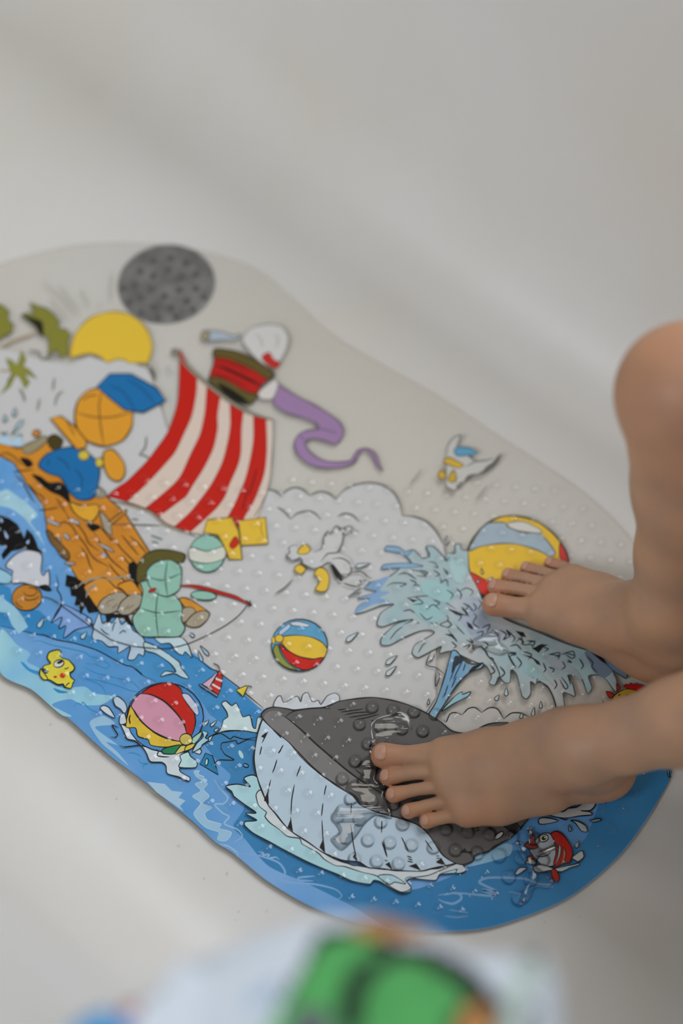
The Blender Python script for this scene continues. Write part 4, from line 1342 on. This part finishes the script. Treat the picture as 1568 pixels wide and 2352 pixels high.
foot(F1, L_TOES,
     [[(1022, 1737, 0.0150, 0.0135), (1120, 1728, 0.0230, 0.0150), (1220, 1722, 0.036, 0.0190)],
      [(1024, 1772, 0.0150, 0.0110), (1120, 1762, 0.0240, 0.0130), (1220, 1735, 0.037, 0.0180)],
      [(1034, 1804, 0.0140, 0.0105), (1130, 1792, 0.0220, 0.0125), (1225, 1755, 0.035, 0.0180)],
      [(1056, 1836, 0.0120, 0.0100), (1140, 1818, 0.0180, 0.0125), (1230, 1778, 0.030, 0.0180)],
      [(1072, 1865, 0.0110, 0.0108), (1150, 1845, 0.0140, 0.0130), (1250, 1808, 0.022, 0.0180)]],
     [[(1220, 1730, 0.034, 0.0200), (1300, 1720, 0.052, 0.0250), (1335, 1712, 0.068, 0.0245)],
      [(1250, 1790, 0.018, 0.0180), (1340, 1768, 0.020, 0.0200), (1385, 1765, 0.020, 0.0200)],
      [(1385, 1762, 0.021, 0.0200), (1368, 1738, 0.045, 0.0200), (1345, 1715, 0.072, 0.0220)],
      [(1296, 1762, 0.048, 0.0105), (1300, 1755, 0.055, 0.0115)]], 0)
foot(F1, R_TOES,
     [[(1248, 1404, 0.0150, 0.0140), (1330, 1420, 0.0230, 0.0165), (1420, 1428, 0.036, 0.0200)],
      [(1264, 1368, 0.0150, 0.0110), (1340, 1392, 0.0240, 0.0135), (1425, 1412, 0.037, 0.0180)],
      [(1276, 1350, 0.0140, 0.0105), (1350, 1374, 0.0220, 0.0125), (1430, 1402, 0.035, 0.0170)],
      [(1300, 1337, 0.0120, 0.0100), (1370, 1364, 0.0180, 0.0120), (1440, 1398, 0.030, 0.0170)],
      [(1318, 1326, 0.0110, 0.0100), (1385, 1362, 0.0140, 0.0120), (1450, 1400, 0.022, 0.0180)]],
     [[(1420, 1420, 0.034, 0.0210), (1490, 1418, 0.050, 0.0250), (1530, 1400, 0.070, 0.0255)],
      [(1400, 1448, 0.019, 0.0195), (1480, 1482, 0.021, 0.0215), (1530, 1500, 0.022, 0.0215)],
      [(1530, 1498, 0.023, 0.0215), (1540, 1455, 0.050, 0.0220), (1540, 1400, 0.078, 0.0230)],
      [(1482, 1440, 0.048, 0.0110), (1490, 1432, 0.055, 0.0115)]], 0)

# legs, hips, trunk, arms and head as one blended surface
L_KNEE = np.array([0.268, 0.258, 0.200])
R_KNEE = A(1576, 902, 0.232)
HIP_L = np.array([0.400, 0.215, 0.088])
HIP_R = np.array([0.372, 0.312, 0.088])
la = A(1340, 1712, 0.070)
lc = A(1560, 1658, 0.110)
chain(F1, [(la, 0.0205), (A(1440, 1690, 0.088), 0.0205), (lc, 0.0245), (L_KNEE * 0.6 + lc * 0.4, 0.0300), (L_KNEE, 0.0330)], 0.006)
chain(F1, [(L_KNEE, 0.0340), ((L_KNEE + HIP_L) / 2 + np.array([0, 0, -0.005]), 0.043), (HIP_L, 0.056)], 0.012)
ra = A(1535, 1398, 0.072)
rm = A(1590, 1120, 0.160)
chain(F1, [(ra, 0.0215), (A(1556, 1270, 0.110), 0.0235), (rm, 0.0325), (R_KNEE, 0.0345)], 0.010)
chain(F1, [(R_KNEE, 0.0350), ((R_KNEE + HIP_R) / 2 + np.array([0, 0, -0.005]), 0.045), (HIP_R, 0.056)], 0.012)
PEL = (HIP_L + HIP_R) / 2
CH = PEL + np.array([-0.070, 0, 0.185])
F1.cone(HIP_L, HIP_R, 0.064, 0.064, 0.03)
F1.cone(PEL + np.array([0.01, 0, 0.02]), CH, 0.078, 0.082, 0.03)
SL, SR = CH + np.array([0, -0.075, 0.045]), CH + np.array([0, 0.075, 0.045])
F1.cone(SL, SR, 0.036, 0.036, 0.03)
F1.cone(CH + np.array([-0.015, 0, 0.055]), CH + np.array([-0.045, 0, 0.11]), 0.032, 0.030, 0.02)
HD = CH + np.array([-0.075, 0, 0.165])
F1.cone(HD + np.array([0.012, 0, 0.012]), HD + np.array([-0.012, 0, -0.018]), 0.072, 0.060, 0.015)
F1.cone(HD + np.array([-0.076, 0, -0.012]), HD + np.array([-0.070, 0, 0.0]), 0.009, 0.006, 0.008)
for s in (-1, 1):
    F1.cone(HD + np.array([0.004, s * 0.070, -0.016]), HD + np.array([0.006, s * 0.073, 0.004]), 0.009, 0.012, 0.006)
    sh = SL if s < 0 else SR
    el = sh + np.array([0.02, s * 0.035, -0.115])
    wr = (L_KNEE if s < 0 else R_KNEE) + np.array([0.045, s * 0.012, 0.034])
    chain(F1, [(sh, 0.030), (el, 0.023), (wr, 0.017)], 0.012)
    dr = (L_KNEE - wr if s < 0 else R_KNEE - wr)
    dr = dr / np.linalg.norm(dr)
    hc = wr + dr * 0.022 + np.array([0, 0, 0.004])
    F1.cone(wr, hc, 0.015, 0.017, 0.01)
    for q in range(4):
        o_ = np.array([0, (q - 1.5) * 0.0105, 0.002])
        F1.cone(hc + o_, hc + o_ + dr * (0.028 + 0.004 * (q in (1, 2))) + np.array([0, 0, -0.004]), 0.0062, 0.0054, 0.002)
    F1.cone(hc + np.array([0, -s * 0.016, 0]), hc + np.array([-0.014, -s * 0.030, 0.0]), 0.0065, 0.0055, 0.004)

# flat soles and seat where they press on the mat and the tub
sole = (ZS + 0.0008) - F1.ax[2][None, None, :]
kk = 0.004
h_ = np.clip(0.5 - 0.5 * (F1.d - sole) / kk, 0, 1)
F1.d = F1.d * (1 - h_) + sole * h_ + kk * h_ * (1 - h_)
V, Fq = F1.mesh()
bme = bpy.data.meshes.new('body')
bme.from_pydata(V.tolist(), [], Fq.tolist())
smooth(bme)

# skin: warmer at toe tips, knees and ankle creases
m_skin, nt, p = new_mat('skin')
tc = nt.nodes.new('ShaderNodeTexCoord')
n1 = nt.nodes.new('ShaderNodeTexNoise')
n1.inputs['Scale'].default_value = 30
n1.inputs['Detail'].default_value = 6
rp = nt.nodes.new('ShaderNodeValToRGB')
rp.color_ramp.elements[0].position = 0.3
rp.color_ramp.elements[0].color = (0.375, 0.228, 0.152, 1)
rp.color_ramp.elements[1].position = 0.7
rp.color_ramp.elements[1].color = (0.50, 0.280, 0.160, 1)
at_ = nt.nodes.new('ShaderNodeAttribute')
at_.attribute_name = 'warm'
mxc = nt.nodes.new('ShaderNodeMix')
mxc.data_type = 'RGBA'
mxc.inputs['B'].default_value = (0.60, 0.225, 0.105, 1)
nt.links.new(tc.outputs['Object'], n1.inputs['Vector'])
nt.links.new(n1.outputs['Fac'], rp.inputs['Fac'])
nt.links.new(rp.outputs['Color'], mxc.inputs['A'])
nt.links.new(at_.outputs['Fac'], mxc.inputs['Factor'])
nt.links.new(mxc.outputs['Result'], p.inputs['Base Color'])
p.inputs['Roughness'].default_value = 0.5
p.inputs['Specular IOR Level'].default_value = 0.35
p.inputs['Subsurface Weight'].default_value = 0.12
p.inputs['Subsurface Radius'].default_value = (0.006, 0.002, 0.001)
p.inputs['Subsurface Scale'].default_value = 1.0
n3 = nt.nodes.new('ShaderNodeTexNoise')
n3.inputs['Scale'].default_value = 420
n3.inputs['Detail'].default_value = 4
bp = nt.nodes.new('ShaderNodeBump')
bp.inputs['Strength'].default_value = 0.10
bp.inputs['Distance'].default_value = 0.001
nt.links.new(tc.outputs['Object'], n3.inputs['Vector'])
nt.links.new(n3.outputs['Fac'], bp.inputs['Height'])
nt.links.new(bp.outputs['Normal'], p.inputs['Normal'])
warm = np.zeros(len(V), np.float32)
for t_, m_, r_, _ in NAILS:
    d_ = np.linalg.norm(V - (t_ - (m_ - t_) * 0.3), axis=1)
    warm = np.maximum(warm, 0.75 * np.exp(-(d_ / (r_ * 1.6)) ** 2))
for c_, r_, s_ in ((L_KNEE, 0.04, .4), (R_KNEE, 0.05, .35), (A(1300, 1770, 0.05), 0.016, .35), (A(1480, 1460, 0.04), 0.02, .4),
                   (A(1545, 1500, 0.02), 0.03, .6), (A(1110, 1880, 0.006), 0.018, .5), (A(1400, 1790, 0.012), 0.02, .5)):
    d_ = np.linalg.norm(V - c_, axis=1)
    warm = np.maximum(warm, s_ * np.exp(-(d_ / r_) ** 2))
bme.attributes.new('warm', 'FLOAT', 'POINT').data.foreach_set('value', warm)
bme.materials.append(m_skin)
kid = empty('person', (float(PEL[0]), float(PEL[1]), 0.0))
tag(kid, 'bare-legged child sitting in the tub, knees bent, both feet on the printed mat', 'person')


def under(o, root):
    o.parent = root
    o.matrix_parent_inverse = Matrix.Translation(-Vector(root.location))
    return o


under(link('body', bme), kid)

m_nail, nt, p = new_mat('toenail')
p.inputs['Base Color'].default_value = (0.54, 0.30, 0.205, 1)
p.inputs['Roughness'].default_value = 0.38
p.inputs['Specular IOR Level'].default_value = 0.5


def nail_mesh(t, m, r, sc):
    ax = t - m
    ax = ax / np.linalg.norm(ax)
    up = np.array([0, 0, 1.0]) - ax * ax[2]
    up /= np.linalg.norm(up)
    sd = np.cross(up, ax)
    v, f = [], []
    n = 9
    for layer in (0, 1):
        for i in range(n):
            for j in range(n):
                a, b = -1 + 2 * i / (n - 1), -1 + 2 * j / (n - 1)
                # rounded square to an oval
                x = a * math.sqrt(max(0, 1 - 0.32 * b * b))
                y = b * math.sqrt(max(0, 1 - 0.32 * a * a))
                # angle over the toe and distance along it
                th = y * math.radians(40)
                al = x * r * 0.50 + r * 0.22
                over = max(0.0, al / r)
                rr = r * math.sqrt(max(0.05, 1 - over ** 2)) + 0.00025 + 0.0002 * (1 - a * a) - 0.0009 * layer
                v.append(tuple(t + ax * al + (up * math.cos(th) + sd * math.sin(th)) * rr))
    for i in range(n - 1):
        for j in range(n - 1):
            q = (i * n + j, (i + 1) * n + j, (i + 1) * n + j + 1, i * n + j + 1)
            f.append(q)
            f.append(tuple(n * n + w for w in q[::-1]))
    edge = [(i, 0) for i in range(n)] + [(n - 1, j) for j in range(1, n)] + [(i, n - 1) for i in range(n - 2, -1, -1)] + [(0, j) for j in range(n - 2, 0, -1)]
    for (i, j), (i2, j2) in zip(edge, edge[1:] + edge[:1]):
        f.append((i * n + j, i * n + j + n * n, i2 * n + j2 + n * n, i2 * n + j2))
    me = bpy.data.meshes.new('toenail')
    me.from_pydata(v, [], f)
    bm = bmesh.new(); bm.from_mesh(me)
    bmesh.ops.recalc_face_normals(bm, faces=bm.faces)
    bm.to_mesh(me); bm.free()
    smooth(me)
    me.materials.append(m_nail)
    return me


for t_, m_, r_, sc_ in NAILS:
    under(link('toenail', nail_mesh(t_, m_, r_, sc_)), kid)

# clothes and hair, as shells over the same body (all of them beyond the frame)
m_cloth, nt, p = new_mat('plain_cotton')
p.inputs['Base Color'].default_value = (0.30, 0.32, 0.36, 1)
p.inputs['Roughness'].default_value = 0.9
m_short, nt, p = new_mat('dark_cotton')
p.inputs['Base Color'].default_value = (0.06, 0.07, 0.10, 1)
p.inputs['Roughness'].default_value = 0.9
m_hair, nt, p = new_mat('hair')
p.inputs['Base Color'].default_value = (0.22, 0.14, 0.07, 1)
p.inputs['Roughness'].default_value = 0.55
m_eye, nt, p = new_mat('eye')
p.inputs['Base Color'].default_value = (0.05, 0.04, 0.035, 1)
p.inputs['Roughness'].default_value = 0.1
m_lip, nt, p = new_mat('lip')
p.inputs['Base Color'].default_value = (0.45, 0.16, 0.13, 1)
CX, CY, CZ = axis([(0.10, 0.56, 0.006)]), axis([(0.08, 0.50, 0.006)]), axis([(0.0, 0.60, 0.006)])


def garment(name, mat, build, cuts):
    F = Field(CX, CY, CZ)
    build(F)
    X, Y, Z = np.meshgrid(*F.ax, indexing='ij')
    for n_, o_ in cuts:
        F.d = np.maximum(F.d, (X - o_[0]) * n_[0] + (Y - o_[1]) * n_[1] + (Z - o_[2]) * n_[2])
    v, f = F.mesh(1)
    me = bpy.data.meshes.new(name)
    me.from_pydata(v.tolist(), [], f.tolist())
    smooth(me)
    me.materials.append(mat)
    return under(link(name, me), kid)


def b_shirt(F):
    F.cone(PEL + np.array([0.01, 0, 0.03]), CH, 0.088, 0.090, 0.03)
    F.cone(SL, SR, 0.043, 0.043, 0.03)
    for s, sh in ((-1, SL), (1, SR)):
        F.cone(sh, sh + np.array([-0.012, s * 0.018, -0.075]), 0.040, 0.036, 0.015)


def b_shorts(F):
    F.cone(HIP_L, HIP_R, 0.074, 0.074, 0.03)
    F.cone(PEL + np.array([0.01, 0, 0.02]), PEL + np.array([0.01, 0, 0.06]), 0.084, 0.084, 0.03)
    F.cone(HIP_L, HIP_L + (L_KNEE - HIP_L) * 0.45, 0.068, 0.056, 0.02)
    F.cone(HIP_R, HIP_R + (R_KNEE - HIP_R) * 0.30, 0.068, 0.060, 0.02)


def b_hair(F):
    F.cone(HD + np.array([0.020, 0, 0.016]), HD + np.array([0.016, 0, -0.012]), 0.072, 0.068, 0.015)


garment('shorts', m_short, b_shorts, [((0, 0, -1), (0, 0, 0.008))])
garment('shirt', m_cloth, b_shirt, [((0, 0, 1), (0, 0, CH[2] + 0.082)), ((0, 0, -1), (0, 0, PEL[2] - 0.02))])
garment('hair', m_hair, b_hair, [((-0.9, 0, -0.45), tuple(HD + np.array([-0.045, 0, 0.02])))])
for s in (-1, 1):
    me = lathe([(0.0001, -0.006), (0.005, -0.003), (0.006, 0), (0.005, 0.003), (0.0004, 0.006)], 14, name='eye')
    me.materials.append(m_eye)
    o = link('eye', me)
    o.location = Vector(HD + np.array([-0.059, s * 0.026, 0.006]))
    under(o, kid)
me = lathe([(0.0001, -0.003), (0.010, -0.0015), (0.012, 0), (0.010, 0.0015), (0.0004, 0.003)], 16, name='mouth')
me.materials.append(m_lip)
o = link('mouth', me)
o.location = Vector(HD + np.array([-0.064, 0, -0.038]))
under(o, kid)

# ---------------------------------------------------------------- printed cloth over the near rim
m_white, nt, p = new_mat('white_cotton')
tc = nt.nodes.new('ShaderNodeTexCoord')
n1 = nt.nodes.new('ShaderNodeTexNoise')
n1.inputs['Scale'].default_value = 300
bp = nt.nodes.new('ShaderNodeBump')
bp.inputs['Strength'].default_value = 0.2
bp.inputs['Distance'].default_value = 0.001
nt.links.new(tc.outputs['Object'], n1.inputs['Vector'])
nt.links.new(n1.outputs['Fac'], bp.inputs['Height'])
nt.links.new(bp.outputs['Normal'], p.inputs['Normal'])
p.inputs['Base Color'].default_value = (0.66, 0.73, 0.80, 1)
p.inputs['Roughness'].default_value = 0.9
CLOTH_Z = 0.364


def flat_mat(name, c):
    m, nt, p = new_mat(name)
    p.inputs['Base Color'].default_value = c
    p.inputs['Roughness'].default_value = 0.9
    return m


cm = [m_white, flat_mat('green_dye', (0.09, 0.40, 0.11, 1)), flat_mat('black_dye', (0.012, 0.016, 0.016, 1)), flat_mat('orange_dye', (0.50, 0.24, 0.075, 1)),
      flat_mat('blue_dye', (0.02, 0.32, 0.68, 1)), flat_mat('red_dye', (0.45, 0.035, 0.05, 1)), flat_mat('grey_dye', (0.13, 0.13, 0.16, 1)), flat_mat('mint_dye', (0.50, 0.60, 0.56, 1)),
      flat_mat('blue_grey_patch', (0.42, 0.52, 0.64, 1))]  # plain darker blue-grey tone for one small patch


def wpoly(s):
    return np.array([at(x, y, CLOTH_Z)[:2] for x, y in spline(pts(s))])


edge = wpoly('''P 60 2420 150 2350 250 2312 345 2280 400 2205 500 2155 600 2118 700 2088 800 2074 900 2084 985 2110 1060 2152 1150 2168 1240 2158 1290 2195 1305 2280 1320 2420
 1330 2600 1200 2900 600 3000 100 2800 20 2560''')
patches = [(wpoly(s), i) for s, i in (
    ('P 130 2420 170 2352 205 2325 250 2325 290 2345 300 2420', 4),
    ('P 268 2318 300 2300 318 2318 300 2338 275 2335', 5),
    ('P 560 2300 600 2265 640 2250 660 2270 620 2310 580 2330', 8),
    ('P 690 2420 640 2330 700 2200 720 2130 770 2112 870 2135 920 2165 1010 2165 1100 2215 1150 2280 1195 2310 1230 2420', 2),
    ('P 600 2420 680 2270 735 2165 770 2142 850 2158 872 2185 800 2230 780 2300 770 2420', 1),
    ('P 835 2420 835 2320 860 2250 910 2215 975 2212 1045 2255 1070 2295 1030 2335 1020 2420', 1),
    ('P 800 2120 830 2095 900 2070 1000 2085 990 2125 920 2148 850 2148', 3),
    ('P 1050 2420 1062 2330 1090 2300 1118 2312 1128 2350 1125 2420', 3),
    ('P 668 2352 690 2322 740 2318 760 2340 740 2420 670 2420', 6),
    ('P 1160 2300 1185 2220 1210 2175 1245 2180 1280 2200 1250 2250 1215 2290 1200 2420 1150 2420', 7),
    ('P 1218 2172 1232 2150 1252 2158 1250 2190 1232 2196', 6),
    ('P 1205 2310 1230 2300 1240 2330 1215 2345', 6))]
vs = (edge.min(0), edge.max(0))
STEP = 0.0022
gx = np.arange(vs[0][0] - 0.004, vs[1][0] + 0.004, STEP)
gy = np.arange(vs[0][1] - 0.004, vs[1][1] + 0.004, STEP)
ev, ef, em, key = [], [], [], {}


def edist(x, y):
    return float(np.min(np.hypot(edge[:, 0] - x, edge[:, 1] - y)))


def cloth_z(x, y):
    d = edist(x, y) if inside(edge, x, y) else 0.0
    v = x * TV[0] + y * TV[1]
    lift = 0.024 * (1 - math.exp(-d / 0.012))
    fold = 0.0025 * math.sin(x * 120 + y * 70) + 0.002 * math.sin(x * 60 - y * 150 + 1)
    z = CLOTH_Z - 0.022 + lift + fold * min(1, d / 0.01)
    return max(z, 0.3575) if v < 0.03 else z


mask = np.array([[inside(edge, x + STEP / 2, y + STEP / 2) for y in gy] for x in gx])
mask &= np.array([[(x * TV[0] + y * TV[1]) > -0.075 for y in gy] for x in gx])
bad = []
for i in range(len(gx) - 1):
    for j in range(len(gy) - 1):
        if not mask[i, j]: continue
        q = []
        for a, b in ((i, j), (i + 1, j), (i + 1, j + 1), (i, j + 1)):
            if (a, b) not in key:
                key[(a, b)] = len(ev)
                ev.append((gx[a], gy[b], cloth_z(gx[a], gy[b])))
            q.append(key[(a, b)])
        ef.append(tuple(q))
        k = 0
        for poly, mi in patches:
            if inside(poly, gx[i] + STEP / 2, gy[j] + STEP / 2): k = mi
        em.append(k)
# hem hanging from the border, its long inner drop added unseen to block light
from collections import Counter
ec = Counter()
for f in ef:
    for a, b in zip(f, f[1:] + f[:1]):
        ec[(a, b)] += 1
bord = [e for e in ec if (e[1], e[0]) not in ec]
low = {}
cen = np.mean(np.array(ev), axis=0)
for a, b in bord:
    for w in (a, b):
        if w not in low:
            x, y, z = ev[w]
            o_ = np.array([x - cen[0], y - cen[1]])
            o_ = o_ / np.linalg.norm(o_)
            low[w] = len(ev)
            v_ = x * TV[0] + y * TV[1]
            zl = 0.07 + 0.01 * math.sin(x * 90) if v_ > 0.06 else (0.31 if v_ > 0.018 else max(z - 0.012, 0.3572))
            ev.append((x - o_[0] * 0.008, y - o_[1] * 0.008, zl))
for a, b in bord:
    ef.append((b, a, low[a], low[b]))
    em.append(0)
cme = bpy.data.meshes.new('printed_cloth')
cme.from_pydata(ev, [], ef)
for m in cm: cme.materials.append(m)
cme.polygons.foreach_set('material_index', em)
smooth(cme)
tag(link('printed_cloth', cme), 'blurred white cotton cloth with big green, black and orange print on the near tub rim', 'cloth')
